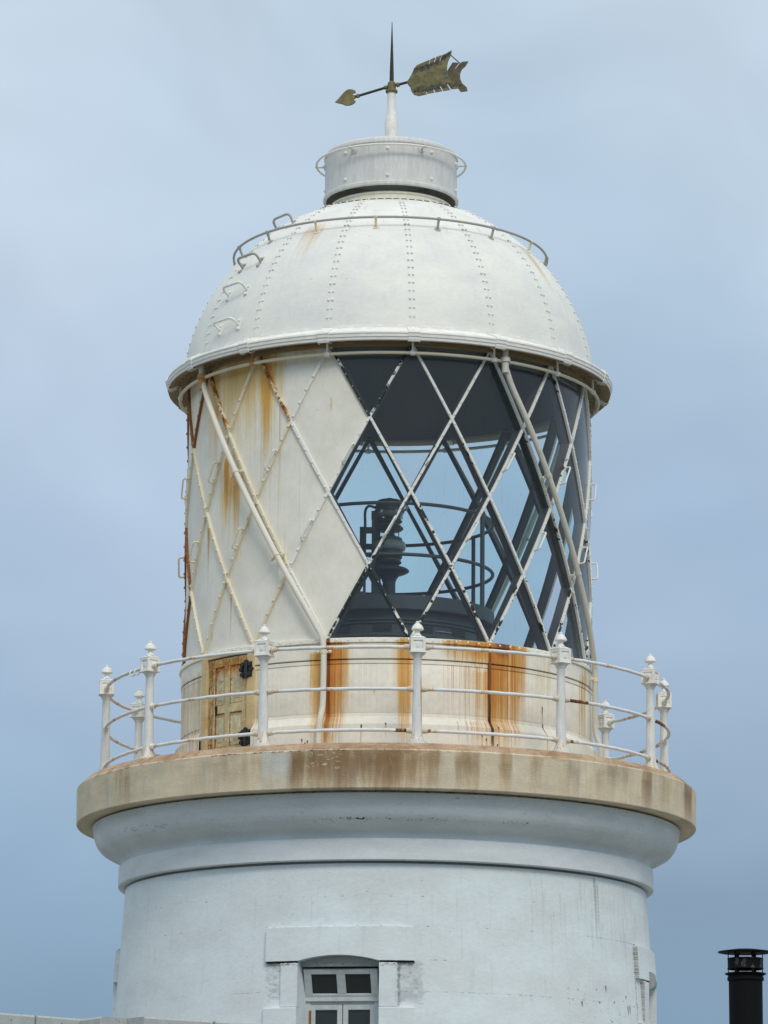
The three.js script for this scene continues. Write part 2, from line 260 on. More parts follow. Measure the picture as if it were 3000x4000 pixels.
// tower wall: painted stone, bluish white with grey grime along the joints, painted shadow line under the lintel
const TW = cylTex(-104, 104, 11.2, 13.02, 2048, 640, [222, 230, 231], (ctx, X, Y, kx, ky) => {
  const R = rng(91), GR = [128, 134, 134], MO = [70, 76, 74];
  runs(ctx, R, 150, X(-104), X(104), 0, 500, 20, 200, 2, 12, [[176, 184, 186], [222, 226, 226]], .05, .14, 1);
  runs(ctx, R, 90, X(30), X(90), Y(13), Y(12.4), 30, 260, 2, 8, [[160, 160, 146], [150, 156, 156]], .05, .16, 1);
  run(ctx, R, X(50), Y(12.95), 230, 9, [130, 138, 132], .4, .6); run(ctx, R, X(51), Y(12.9), 180, 4, [120, 128, 124], .35, .6);
  specks(ctx, R, 420, X(2.4), X(7.4), Y(11.91), Y(11.5), 3, 16, [[176, 182, 182], [150, 156, 156], [196, 200, 200]], .04, .14); specks(ctx, R, 24, X(2.4), X(7.6), Y(11.91), Y(11.45), 1, 4, [MO], .15, .35); for (let i = 0; i < 40; i++) { ctx.fillStyle = rgba(GR, .2 + .3 * R()); ctx.fillRect(X(2.35) + R() * 4, Y(11.9 - .45 * R()), 2 + 3 * R(), 6 + 14 * R()); }
  specks(ctx, R, 160, X(-24.5), X(-21.3), Y(11.91), Y(11.5), 2, 10, [[160, 164, 162], GR], .05, .18);
  for (const [a, b] of [[-24.7, -17.6], [-1.2, 5.8]]) { for (let th = a; th < b; th += .2) { ctx.fillStyle = rgba([26, 28, 28], .55 + .4 * R()); ctx.fillRect(X(th), Y(11.924), kx * .3, 5 + R() * 3); } specks(ctx, R, 60, X(a), X(b), Y(11.91), Y(11.87), 1, 5, [GR, MO], .15, .4); }  // black strip paints the lintel overhang shadow onto the wall; specks are grime
  const joint = (y, a, b, p) => { for (let th = a; th < b; th += .4) if (R() < p) { ctx.strokeStyle = rgba(R() < .3 ? MO : GR, .2 + .5 * R()); ctx.lineWidth = 1 + R() * 1.5; ctx.beginPath(); ctx.moveTo(X(th), Y(y) + R() * 1.6); ctx.lineTo(X(th + .6), Y(y) + R() * 1.6); ctx.stroke(); } };
  joint(12.3, 46, 66, .65); joint(12.3, -60, 46, .06); joint(11.6, 2, 9, .5); joint(11.6, -32, -21, .3); joint(11.6, 10, 66, .3); joint(11.94, 5.8, 12, .3); joint(12.62, -60, 60, .05);
  for (let i = 0; i < 16; i++) { let x = X(-80 + 160 * R()), y = Y(11.3 + 1.6 * R()); ctx.strokeStyle = rgba([140, 148, 150], .35); ctx.lineWidth = 1; ctx.beginPath(); ctx.moveTo(x, y); for (let k = 0; k < 7; k++) { x += (R() - .4) * 16; y += (R() - .5) * 14; ctx.lineTo(x, y); } ctx.stroke(); }
  specks(ctx, R, 130, 0, 2048, 0, 640, 6, 44, [[214, 222, 224], [230, 234, 232], [204, 214, 216]], .05, .16);
  for (let r = 0; r < 5; r++) for (let q = 0; q < 16; q++) { const th = -96 + q * 12.4 + (r % 2) * 6.2, y = 11.26 + r * .345; ctx.fillStyle = rgba([168, 178, 182], .10 + .12 * R()); if (R() < .7) ctx.fillRect(X(th), Y(y + .345), 1.6, .345 * ky); if (R() < .6) ctx.fillRect(X(th), Y(y), 12.4 * kx, 1.4); }
  for (const [a, y] of [[65.45, 12.27], [68.85, 11.89]]) { ctx.fillStyle = rgba([150, 146, 136], .4); ctx.fillRect(X(a) - 1.5, Y(y), 3, 640); specks(ctx, R, 110, X(a) - 3, X(a) + 3, Y(y), 640, 1, 4, [[96, 94, 84], [150, 146, 136]], .2, .45); }
  specks(ctx, R, 70, X(40), X(66), Y(11.75), Y(11.3), .8, 4, [MO, GR], .2, .5);
  specks(ctx, R, 150, 0, 2048, 0, 640, .8, 3, [GR, MO], .15, .45);
  for (const [th, y, l] of [[49.6, 11.6, 10], [52, 11.78, 26], [60, 11.7, 14], [55, 11.62, 8], [60.6, 11.59, 34], [61.6, 11.59, 30], [44, 11.58, 20]]) run(ctx, R, X(th), Y(y), l, 5, MO, .6, .6);
}, (x, y) => { const n = fbm(x * .011, y * .011, 71, 5) - .5, f = fbm(x * .16, y * .16, 79, 3) - .5; return g3(1 + n * .10 + f * .06, 1 - n * .03); });
TW.uvc = TW.uv;
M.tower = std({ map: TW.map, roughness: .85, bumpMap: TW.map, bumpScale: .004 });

// cornice: same paint, mould in the hollow
const TC = cylTex(-104, 104, 13.0, 13.75, 2048, 320, [220, 226, 228], (ctx, X, Y, kx, ky) => {
  const R = rng(17);
  specks(ctx, R, 80, X(-14), X(28), Y(13.43), Y(13.405), .6, 2.6, [[40, 44, 40], [90, 96, 92]], .3, .9);
  specks(ctx, R, 26, X(-9), X(-4), Y(13.425), Y(13.41), .8, 3.4, [[30, 34, 30]], .5, .9);
  specks(ctx, R, 260, X(-70), X(80), Y(13.72), Y(13.38), 1, 5, [[150, 156, 154]], .1, .35);
  for (let i = 0; i < 12; i++) { ctx.strokeStyle = rgba([70, 74, 72], .5); ctx.lineWidth = 1.5; const x = X(-62 + 14 * R()), y = Y(13.5 - .1 * R()); ctx.beginPath(); ctx.moveTo(x, y); ctx.lineTo(x + 24 * R(), y - 5 * R()); ctx.stroke(); }
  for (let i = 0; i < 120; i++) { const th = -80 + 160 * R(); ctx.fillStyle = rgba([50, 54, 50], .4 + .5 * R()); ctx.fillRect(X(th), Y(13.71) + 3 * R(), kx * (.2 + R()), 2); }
}, (x, y) => { const n = fbm(x * .015, y * .02, 90, 4) - .5, f = fbm(x * .2, y * .2, 95, 2) - .5; return g3(1 + n * .1 + f * .05); });
M.cornice = std({ map: TC.map, roughness: .85 });

// dome plates
const TD = cylTex(-180, 180, 0, 1, 2048, 640, [230, 231, 224], (ctx, X, Y, kx, ky) => {
  const R = rng(33);
  runs(ctx, R, 420, X(-110), X(110), 0, 560, 20, 120, 3, 16, [[216, 208, 196], [238, 238, 234], [214, 216, 218]], .06, .2, 2);
  runs(ctx, R, 60, X(-33), X(-26), Y(.68), Y(.6), 40, 170, 3, 10, [[206, 180, 146]], .06, .18, 1);
  runs(ctx, R, 50, X(57), X(60.5), Y(.62), Y(.5), 60, 190, 2, 6, [[206, 176, 132]], .1, .24, 1);
  runs(ctx, R, 120, X(-95), X(95), Y(.9), Y(.6), 8, 50, 3, 12, [[198, 186, 160], [190, 190, 176]], .08, .22, 1);
  specks(ctx, R, 200, 0, 2048, 0, 640, 1, 6, [[200, 196, 188], [176, 178, 172]], .1, .3);
  specks(ctx, R, 60, X(-100), X(100), 0, 640, .6, 2, [[120, 116, 108]], .2, .5);
}, (x, y) => { const n = fbm(x * .02, y * .02, 120, 4) - .5, f = fbm(x * .2, y * .2, 126, 2) - .5; return g3(1 + n * .08 + f * .04, 1, 1, 1 - n * .04); });
M.dome = std({ map: TD.map, roughness: .55 });

// generic painted iron: small tiling maps with wear
function paintTex(seed, base, wear, W = 512, H = 512) {
  return toTex(canvas(W, H, (ctx) => {
    ctx.fillStyle = rgba(base, 1); ctx.fillRect(0, 0, W, H); const R = rng(seed);
    runs(ctx, R, wear.runs ?? 60, 0, W, 0, H, 10, 90, 1, 8, wear.cols ?? [CREAM], .05, wear.al ?? .2, 1);
    specks(ctx, R, wear.specks ?? 80, 0, W, 0, H, .6, 4, wear.scols ?? [RUST, [140, 136, 126]], .2, .6);
    grain(ctx, W, H, (x, y) => g3(1 + (fbm(x * .03, y * .03, seed, 3) - .5) * .12 + (fbm(x * .3, y * .3, seed + 4, 2) - .5) * .08));
  }));
}
M.white = std({ map: paintTex(201, [236, 235, 228], { runs: 30, specks: 40 }), roughness: .5 });
M.cream = std({ map: paintTex(202, [228, 218, 192], { runs: 120, al: .3, cols: [OCHRE, CREAM, [170, 130, 80]] }), roughness: .55 });
M.greyed = std({ map: paintTex(203, [172, 170, 164], { runs: 160, al: .3, cols: [[140, 138, 130], [200, 196, 184]] }), roughness: .6 });
M.rustyBar = std({ map: paintTex(204, [142, 88, 42], { runs: 200, al: .6, cols: [RUST, ORANGE, DRUST, CREAM], specks: 200, scols: [DRUST, CREAM] }), roughness: .8 });
M.soffit = std({ map: paintTex(205, [150, 134, 106], { runs: 420, al: .6, cols: [DRUST, [96, 84, 62], OCHRE, [190, 186, 170]], specks: 300, scols: [DRUST, [60, 50, 36]] }), roughness: .8 });
M.dark = std({ color: new THREE.Color().setRGB(.045, .05, .055), roughness: .45 });
M.darker = std({ color: new THREE.Color().setRGB(.014, .015, .018), roughness: .8 });
M.lining = std({ color: new THREE.Color().setRGB(.18, .18, .185), roughness: .8 });
M.frameDark = std({ map: paintTex(206, [60, 60, 62], { runs: 60, al: .3, cols: [[96, 96, 94], [30, 30, 32]], specks: 120, scols: [[120, 116, 110]] }), roughness: .7 });
M.glass = new THREE.MeshPhysicalMaterial({ color: new THREE.Color().setRGB(.90, .985, 1.0), roughness: .0, transmission: 1, thickness: 0, ior: 1.5 });
const GT = [[.90, 1, 1], [.97, .985, 1], [.84, .995, 1], [.92, 1, 1]];
// salt and dust on the panes: streaks run down, thicker in patches
const SALT = toTex(canvas(1024, 1024, (ctx, W, H) => {
  ctx.fillStyle = 'rgb(52,52,52)'; ctx.fillRect(0, 0, W, H); const R = rng(640);
  runs(ctx, R, 900, 0, W, 0, H, 20, 260, 1, 7, [[120, 120, 120], [90, 90, 90], [30, 30, 30]], .05, .22, .6);
  specks(ctx, R, 700, 0, W, 0, H, .6, 3, [[170, 170, 170]], .1, .5);
  grain(ctx, W, H, (x, y) => g3(.55 + fbm(x * .012, y * .008, 642, 4) * .9));
}), false);
M.panes = GT.map((c) => new THREE.MeshPhysicalMaterial({ color: new THREE.Color().setRGB(...c), roughness: 1, roughnessMap: SALT, transmission: 1, thickness: 0, ior: 1.55 }));
M.winGlass = new THREE.MeshPhysicalMaterial({ color: new THREE.Color().setRGB(.035, .04, .04), roughness: .08, metalness: 0 });
M.lensGlass = new THREE.MeshPhysicalMaterial({ color: new THREE.Color().setRGB(.85, .92, .92), roughness: .08, transmission: .7, thickness: .03, ior: 1.45 });
M.interior = std({ color: new THREE.Color().setRGB(.45, .45, .43), roughness: .85 });
// chipped cover strips: white paint over old dark green; u runs along the bar
function chipTex(seed, amount) {
  return toTex(canvas(1024, 64, (ctx, W, H) => {
    const im = ctx.createImageData(W, H), d = im.data;
    for (let y = 0, o = 0; y < H; y++) for (let x = 0; x < W; x++, o += 4) {
      const big = fbm(x * .011, y * .012, seed, 3), fine = fbm(x * .06, y * .09, seed + 7, 3), e = big * .72 + fine * .28, chip = e < amount;
      const n = fbm(x * .2, y * .2, seed + 3, 2), edge = !chip && e < amount + .012;
      const c = chip ? (fine > .56 ? [30, 58, 54] : [34, 36, 34]) : edge ? [170, 160, 140] : [226, 228, 222], m = chip ? .6 + n * .7 : .95 + n * .1;
      d[o] = clamp(c[0] * m, 0, 255); d[o + 1] = clamp(c[1] * m, 0, 255); d[o + 2] = clamp(c[2] * m, 0, 255); d[o + 3] = 255;
    }
    ctx.putImageData(im, 0, 0);
  }));
}
M.chip0 = std({ map: chipTex(301, .30), roughness: .55 });
M.chip1 = std({ map: chipTex(302, .40), roughness: .6 });
M.rustFade = std({ map: toTex(canvas(1024, 64, (ctx, W, H) => {
  const im = ctx.createImageData(W, H), d = im.data;
  for (let y = 0, o = 0; y < H; y++) for (let x = 0; x < W; x++, o += 4) {
    const e = fbm(x * .02, y * .03, 330, 4), f = fbm(x * .09, y * .12, 334, 3), n = fbm(x * .3, y * .3, 337, 2), t = e * .7 + f * .3 + .09 - (x / W - .2) * .5;
    const c = t > .60 ? [92, 48, 20] : t > .47 ? [164, 104, 42] : t > .40 ? [204, 172, 112] : [222, 216, 200], m = .85 + n * .3;
    d[o] = clamp(c[0] * m, 0, 255); d[o + 1] = clamp(c[1] * m, 0, 255); d[o + 2] = clamp(c[2] * m, 0, 255); d[o + 3] = 255;
  }
  ctx.putImageData(im, 0, 0);
})), roughness: .75 });
M.chip2 = std({ map: chipTex(303, .57), roughness: .65 });

// ------------------------------------------------------------------ scene helpers
const used = {};
function numbered(name) { const n = used[name] ?? 0; used[name] = n + 1; return n ? `${name}_${String(n).padStart(3, '0')}` : name; }
function thing(name, label, category, pos = [0, 0, 0], group) {
  const g = new THREE.Group(); g.name = numbered(name); g.position.set(...pos); g.userData = { label, category }; if (group) g.userData.group = group; scene.add(g); return g;
}
function part(name, geo, mat, parent, label, kind) {
  const p = geo.clone ? geo : merge(geo); const m = new THREE.Mesh(p, mat); m.name = name; m.castShadow = m.receiveShadow = true;
  if (label) m.userData.label = label; if (kind) m.userData.kind = kind; parent.add(m); return m;
}
// everything is measured in the place itself, so a thing's parts are shifted to the thing's base
const down = (g, y) => g.translate(0, -y, 0);

// ================================================================== the tower
const TY = 3.0;
const wallR = (y) => 2.987 + 0.064 * (12.91 - y);
{
  const tower = thing('lighthouse_tower', 'white painted round masonry tower with a stained stone gallery slab and moulded cornice', 'lighthouse', [0, TY, 0]);
  const P = (name, g, m, parent = tower, label, kind) => part(name, down(merge([].concat(g)), TY), m, parent, label, kind);
  const WIN = [-9.4, 80.6, 170.6, -99.4], HW = 8.3, ATOP = 11.923, ARISE = 0.062;
  // wall, with real openings at the four windows
  const open = (th) => WIN.some((w) => Math.abs(norm(th - w)) < HW - 1e-3);
  const angles = []; for (let a = -180; a < 180; a += 2) angles.push(a);
  for (const w of WIN) angles.push(norm(w - HW), norm(w + HW));
  angles.sort((a, b) => a - b); angles.push(180);
  const wall = [];
  for (let i = 0; i < angles.length - 1; i++) {
    const a = angles[i], b = angles[i + 1]; if (b - a < 1e-4) continue;
    const spans = open((a + b) / 2) ? [[TY - 2, 9.9], [11.99, 12.972]] : [[TY - 2, 9.9], [9.9, 11.99], [11.99, 12.972]];
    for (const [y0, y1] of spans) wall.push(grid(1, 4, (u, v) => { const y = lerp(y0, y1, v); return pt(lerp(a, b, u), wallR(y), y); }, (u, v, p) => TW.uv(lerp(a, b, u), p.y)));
  }
  // smooth normals round the drum
  const wg = merge(wall); { const p = wg.attributes.position, n = wg.attributes.normal; for (let i = 0; i < p.count; i++) { const l = Math.hypot(p.getX(i), p.getZ(i)); n.setXYZ(i, p.getX(i) / l, .064, p.getZ(i) / l); } }
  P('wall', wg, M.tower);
  // mouldings
  P('open_joint', lathe([[2.984, 12.972], [2.89, 12.975], [2.89, 13.002]], { seg: 120, uv: TW.uv }), M.tower);
  P('string_course', lathe([[2.90, 13.0], [3.056, 13.0], [3.066, 13.008], [3.064, 13.222], [3.052, 13.236], [2.98, 13.236]], { seg: 180, uv: TC.uv }), M.cornice);
  const cor = smooth([[3.02, 13.234], [3.026, 13.262], [3.05, 13.296], [3.105, 13.334], [3.19, 13.372], [3.262, 13.412]], 4).concat(smooth([[3.27, 13.418], [3.312, 13.468], [3.345, 13.54], [3.36, 13.61], [3.362, 13.655]], 4), [[3.374, 13.66], [3.374, 13.682], [3.30, 13.684], [3.30, 13.71]]);
  P('cornice', lathe(cor, { seg: 180, uv: TC.uv, crease: 24 }), M.cornice);
  P('gallery_slab', lathe([[2.3, 13.705], [3.40, 13.705], [3.50, 13.703], [3.515, 13.712], [3.53, 13.703], [3.550, 13.703], [3.557, 13.712], [3.562, 14.108], [3.555, 14.118], [3.46, 14.204], [3.43, 14.21], [2.0, 14.215], [0.3, 14.215]], { seg: 220, uv: TS.uv, crease: 24 }), M.slab);
  // windows: lintel, long and short jamb stones, splayed reveal, timber window
  for (const w of WIN) {
    const L = (th) => w + th, rr = (y, d) => wallR(y) + d;
    const uvS = (th, y) => TW.uv(th, y);
    const botY = (th) => Math.abs(th) < HW ? ATOP + ARISE * (1 - (th / HW) ** 2) : ATOP;
    const n = 60, A0 = -15.15, A1 = 15.1, jag = rng(7), wob = (th) => (fbm(th * .8, 3, 55, 2) - .5) * .012;
    const f = [];
    f.push(grid(n, 4, (u, v) => { const th = lerp(A0, A1, u), y = lerp(botY(th), 12.287 + wob(th), v); return pt(L(th), rr(y, .047), y); }, (u, v, p) => uvS(L(lerp(A0, A1, u)), p.y)));
    f.push(grid(n, 1, (u, v) => { const th = lerp(A0, A1, u), y = botY(th), k = Math.abs(th) < HW; return pt(L(th), lerp(k ? 2.55 : rr(y, -.05), rr(y, .047), v), y); }, (u, v, p) => uvS(L(lerp(A0, A1, u)), p.y)));
    f.push(grid(n, 1, (u, v) => { const th = lerp(A0, A1, u), y = 12.287 + wob(th); return pt(L(th), lerp(rr(y, .047), rr(y, -.03), v), y + v * .02); }, (u, v, p) => uvS(L(lerp(A0, A1, u)), p.y)));
    for (const th of [A0, A1]) f.push(grid(1, 2, (u, v) => { const y = lerp(ATOP, 12.287, v); return pt(L(th), lerp(rr(y, -.03), rr(y, .047), u), y); }, (u, v, p) => uvS(L(th), p.y), th > 0));
    P('lintel', toCreasedNormals(merge(f), 30 * RAD), M.tower);
    for (const s of [-1, 1]) {
      const jb = (t0, t1, y0, y1) => { const a = s < 0 ? L(-t1) : L(t0), b = s < 0 ? L(-t0) : L(t1); return cblock(a, b, y0, y1, wallR(y0) - .06, wallR((y0 + y1) / 2) + .03, 6, uvS, .008); };
      P('jamb_stone', jb(HW - .1, 11.75, 11.436, 11.905), M.tower);
      P('jamb_stone', jb(HW - .1, 15.2, 10.95, 11.43), M.tower);
      P('jamb_stone', jb(HW - .1, 11.75, 10.47, 10.945), M.tower);
      P('jamb_stone', jb(HW - .1, 15.2, 9.9, 10.465), M.tower);
      const inner = Math.asin(.36 / 2.62) / RAD;
      P('reveal', grid(4, 6, (u, v) => { const y = lerp(9.9, 11.99, v); return pt(L(s * lerp(HW, inner, u)), lerp(wallR(y) + .02, 2.5, u), y); }, (u, v, p) => [L(s * 7) * .01 + u * .2, p.y * .3], s > 0), M.tower);
    }
    P('tympanum', [grid(24, 3, (u, v) => { const th = lerp(-HW, HW, u); return pt(L(th * .995), 2.985, lerp(11.872, botY(th) + .01, v)); }), grid(24, 1, (u, v) => pt(L(lerp(-HW, HW, u)), lerp(2.985, 2.9, v), 11.872))], M.tympanum ?? (M.tympanum = std({ map: toTex(canvas(512, 128, (ctx, W, H) => { ctx.fillStyle = 'rgb(160,162,156)'; ctx.fillRect(0, 0, W, H); const R = rng(212); specks(ctx, R, 260, 0, W, H * .6, H, 1, 9, [[70, 72, 66], [96, 98, 90], [120, 122, 116]], .2, .6); specks(ctx, R, 160, 0, W, 0, H, 1, 8, [[140, 142, 136], [110, 112, 106], [196, 198, 194]], .15, .4); specks(ctx, R, 26, W * .3, W * .9, 0, H * .25, 2, 8, [[50, 52, 46]], .5, .8); })), roughness: .9 })));
    P('window_sill', cblock(L(-10), L(10), 9.82, 9.9, 2.6, wallR(9.9) + .07, 8, uvS, .01), M.tower);
    // timber window in local axes: x along the wall, z outwards
    const win = new THREE.Group(); win.name = 'window'; win.rotation.y = w * RAD; tower.add(win);
    const Q = (name, g, m) => part(name, down(merge([].concat(g)), TY), m, win);
    const bar = (x, y, z, sx, sy, sz, rx = 0) => cbox(sx, sy, sz, .006).rotateX(rx).translate(x, y, z);
    const Z = 2.73;
    Q('frame', [bar(-.38, 10.86, Z, .07, 1.32, .09), bar(.38, 10.86, Z, .07, 1.32, .09), bar(0, 11.535, Z + .012, .83, .045, .12), bar(0, 10.18, Z, .70, .07, .09), bar(0, 11.50, Z - .004, .70, .03, .07)], M.winPaint ?? (M.winPaint = std({ map: paintTex(210, [198, 203, 203], { runs: 90, cols: [[140, 146, 146]], al: .25 }), roughness: .5 })));
    for (const s of [-1, 1]) {
      Q('sash', [bar(s * .327, 10.85, Z + .012, .06, 1.27, .05), bar(s * .032, 10.85, Z + .012, .056, 1.27, .05), bar(s * .18, 11.455, Z + .012, .24, .06, .05), bar(s * .18, 10.93, Z + .012, .24, .03, .04), bar(s * .18, 10.25, Z + .012, .24, .07, .05)], M.winPaint);
      for (const [y0, y1] of [[10.285, 10.915], [10.945, 11.425]]) Q('pane', boxG(.245, y1 - y0 + .01, .006).translate(s * .18, (y0 + y1) / 2, Z + .008), M.winGlass);
    }
    if (w === -9.4) Q('hinge', cbox(.018, .16, .03, .004).translate(-.35, 11.34, Z + .05), M.rustyBar);
    // top light, hung open: the head leans out
    const tilt = (g) => g.rotateX(.47).translate(0, 11.56, Z + .045);
    const hb = (x, y, sx, sy, sz = .045) => cbox(sx, sy, sz, .006).translate(x, y, 0);
    Q('top_light', [hb(-.36, .157, .08, .334), hb(.36, .157, .08, .334), hb(0, .297, .64, .055), hb(0, .02, .64, .05), hb(0, .165, .095, .24)].map(tilt), M.winPaint);
    for (const s of [-1, 1]) Q('pane', tilt(boxG(.28, .245, .006).translate(s * .184, .163, 0)), M.winGlass);
    const room = [boxG(1.5, 2.6, .02).translate(0, 10.9, 2.15), boxG(1.5, .02, .5).translate(0, 12.1, 2.4)];  // back wall and ceiling of the room behind the window
    Q('room_shell', room, M.interior).name = 'inner_wall';
  }
  // grey fitting on the jamb of the right hand window
  P('vent_cowl', [cbox(.13, .19, .09, .03).rotateY(76 * RAD).translate(Math.sin(74 * RAD) * 3.10, 11.93, Math.cos(74 * RAD) * 3.10), cylG(.02, .02, .12, 10).rotateX(Math.PI / 2).rotateY(76 * RAD).translate(Math.sin(74 * RAD) * 3.05, 11.93, Math.cos(74 * RAD) * 3.05)], std({ color: new THREE.Color().setRGB(.32, .34, .35), roughness: .6 }), tower, 'small grey rounded fitting under the side lintel');
}

// ================================================================== the lantern room
const LY = 14.21;
const lantern = thing('lantern_room', 'round iron lantern room with diamond glazing, half blanked white, under a riveted white dome', 'lantern room', [0, LY, 0]);
{
  const P = (name, g, m, parent = lantern, label, kind) => part(name, down(merge([].concat(g)), LY), m, parent, label, kind);
  const D0 = -57.2, D1 = -40.2, A = -38.1, B = 300.4;          // door between D0 and D1; wall runs from A round to B
  const U = TB.uv, uvn = (th, y) => U(th > 180 ? th - 360 : th, y);
  const split = (prof, o = {}) => merge([lathe(prof, { seg: 150, a: A, b: 180, uv: uvn, ...o }), lathe(prof, { seg: 90, a: 180.0001, b: B, uv: uvn, ...o })]);
  // base wall
  const pitch = .288;
  const ribs = (a, b) => { const n = Math.round((b - a) / pitch) * 4; return lathe([[2.379, 14.70], [2.384, 14.715], [2.384, 15.235], [2.378, 15.25]], { seg: n, a, b, uv: uvn, crease: 80, fr: (th) => -.0022 * (1 - Math.cos((th - a) / pitch * Math.PI * 2)) }); };
  P('corrugated_wall', [ribs(A, 28.0), ribs(28.6, 180), lathe([[2.384, 14.7], [2.384, 15.25]], { seg: 60, a: 180.001, b: B, uv: uvn })], M.base);
  P('base_belt', split([[2.36, 15.302], [2.388, 15.302], [2.394, 15.308], [2.394, 15.476], [2.39, 15.48]]), M.base);
  P('belt_recess', split([[2.378, 15.25], [2.386, 15.252], [2.386, 15.290], [2.36, 15.292], [2.36, 15.302]]), M.base);
  P('sill_ring', [lathe([[2.385, 15.48], [2.408, 15.482], [2.412, 15.488], [2.408, 15.532], [2.40, 15.538], [2.25, 15.542]], { seg: 180, a: A, b: B, uv: uvn }), lathe([[2.385, 15.48], [2.408, 15.482], [2.412, 15.488], [2.408, 15.532], [2.40, 15.538], [2.25, 15.542]], { seg: 12, a: B - 360, b: A, uv: uvn })], M.base);
  P('base_skirt', split([[2.49, 14.2], [2.452, 14.24], [2.448, 14.56], [2.446, 14.572], [2.392, 14.645], [2.388, 14.655], [2.382, 14.66], [2.380, 14.70]], { crease: 20 }), M.base);
  P('joint_strip', [cblock(27.95, 28.65, 14.62, 15.48, 2.37, 2.395, 2, uvn, .003), cblock(27.95, 28.65, 14.22, 14.56, 2.44, 2.456, 2, uvn, .003)], M.base);
  const sillRiv = []; for (let th = -100; th < 100; th += 3.2) sillRiv.push(rivet(th, 2.408, 15.512, .013)); P('sill_rivet', sillRiv, M.white, lantern, null, 'stuff');
  P('floor', lathe([[2.38, 15.3], [0.3, 15.3]], { seg: 48 }), M.lining);
  P('inner_wall', lathe([[2.26, 15.3], [2.26, 15.54]], { seg: 72 }), M.lining);

  // door with its frame, four panels, hinges
  const frm = [cblock(-59.8, D0, 14.2, 15.49, 2.36, 2.425, 3, U, .008), cblock(D1, -38.0, 14.2, 15.44, 2.36, 2.42, 3, U, .008), cblock(D0, D1, 15.452, 15.49, 2.36, 2.415, 6, U, .006)];
  const door = P('door', (() => {
    const pans = [[-54.1, -49.7, 14.912, 15.346], [-47.1, -42.5, 14.918, 15.345], [-54, -49.5, 14.44, 14.816], [-47.1, -42.4, 14.44, 14.812]];
    const dr = (th, y) => { let d = 0; for (const [a, b, y0, y1] of pans) { const e = Math.min((th - a) * .0415, (b - th) * .0415, y - y0, y1 - y); if (e > 0) d = Math.max(d, sst(0, .012, e) * .018 - sst(.05, .056, e) * .006); } return -d; };
    return grid(150, 220, (u, v) => { const th = lerp(D0 + .25, D1 - .25, u), y = lerp(14.2, 15.438, v); return pt(th, 2.392 + dr(th, y), y); }, (u, v) => [u, v]);
  })(), std({
    map: toTex(canvas(512, 1024, (ctx, W, H) => {
      ctx.fillStyle = 'rgb(206,192,148)'; ctx.fillRect(0, 0, W, H); const R = rng(404);
      const px = (th) => (th - D0) / (D1 - D0) * W, py = (y) => (15.438 - y) / 1.238 * H;
      for (const [a, b, y0, y1] of [[-54.1, -49.7, 14.912, 15.346], [-47.1, -42.5, 14.918, 15.345], [-54, -49.5, 14.44, 14.816], [-47.1, -42.4, 14.44, 14.812]]) { ctx.fillStyle = 'rgba(196,190,160,.8)'; ctx.fillRect(px(a), py(y1), px(b) - px(a), (y1 - y0) / 1.238 * H); ctx.strokeStyle = 'rgba(92,60,24,.75)'; ctx.lineWidth = 7; ctx.strokeRect(px(a), py(y1), px(b) - px(a), (y1 - y0) / 1.238 * H); }
      runs(ctx, R, 420, 0, W, 0, H, 20, 200, 3, 18, [OCHRE, [190, 120, 44], [176, 140, 84], [214, 206, 172]], .05, .2, 2); runs(ctx, R, 300, 0, W, 0, 130, 20, 120, 4, 18, [ORANGE, RUST], .12, .34, 2); runs(ctx, R, 160, W - 60, W, 0, H, 20, 200, 3, 14, [ORANGE, RUST], .08, .24, 2); runs(ctx, R, 260, 0, W, H - 240, H - 90, 40, 160, 3, 14, [ORANGE, RUST, DRUST], .06, .22, 2); for (const [a, b, y0, y1] of [[-54.1, -49.7, 14.912, 15.346], [-47.1, -42.5, 14.918, 15.345], [-54, -49.5, 14.44, 14.816], [-47.1, -42.4, 14.44, 14.812]]) { const x0 = px(a), x1 = px(b), t = py(y1), u = py(y0); for (let i = 0; i < 260; i++) { const e = i % 4, w = 10 * R() * R(), x = e === 0 ? x0 + w : e === 1 ? x1 - w : lerp(x0, x1, R()), y = e === 2 ? t + w : e === 3 ? u - w : lerp(t, u, R()); ctx.fillStyle = rgba([DRUST, RUST, ORANGE][i % 3], .3); ctx.fillRect(x - 4, y - 5, 4 + 6 * R(), 5 + 9 * R()); } }
      runs(ctx, R, 300, 0, W, 0, 60, 30, 170, 3, 16, [ORANGE, RUST], .10, .3, 2);
      runs(ctx, R, 420, 0, 78, 0, H, 20, 160, 4, 16, [RUST, DRUST, ORANGE], .12, .4, 3);
      specks(ctx, R, 500, 0, W, 0, 120, 1, 8, [DRUST, RUST], .3, .8);
      specks(ctx, R, 900, 0, W, H - 90, H, 2, 16, [DRUST, BLACKR, RUST], .3, .9);
      specks(ctx, R, 260, 0, 60, 0, H, 1, 10, [DRUST, BLACKR], .3, .8);
      specks(ctx, R, 140, 60, W, 120, H - 80, 1, 7, [DRUST, RUST], .3, .8);
      specks(ctx, R, 60, px(-52.6), px(-50.8), py(15.2), py(15.02), 1, 9, [DRUST], .5, .9);
      specks(ctx, R, 60, px(-46), px(-43.4), py(14.62), py(14.5), 1, 8, [RUST, DRUST], .4, .8);
      ctx.fillStyle = 'rgba(150,156,120,.4)'; specks(ctx, R, 60, px(-51), px(-46), py(14.98), py(14.8), 8, 40, [[150, 158, 128]], .08, .2);
      for (let i = 0; i < 60; i++) { ctx.fillStyle = rgba(BLACKR, .8); ctx.beginPath(); ctx.ellipse(px(-53.4) + (R() - .5) * 26, py(14.87) + (R() - .5) * 70, 4 + R() * 9, 6 + R() * 14, 0, 0, 7); ctx.fill(); }
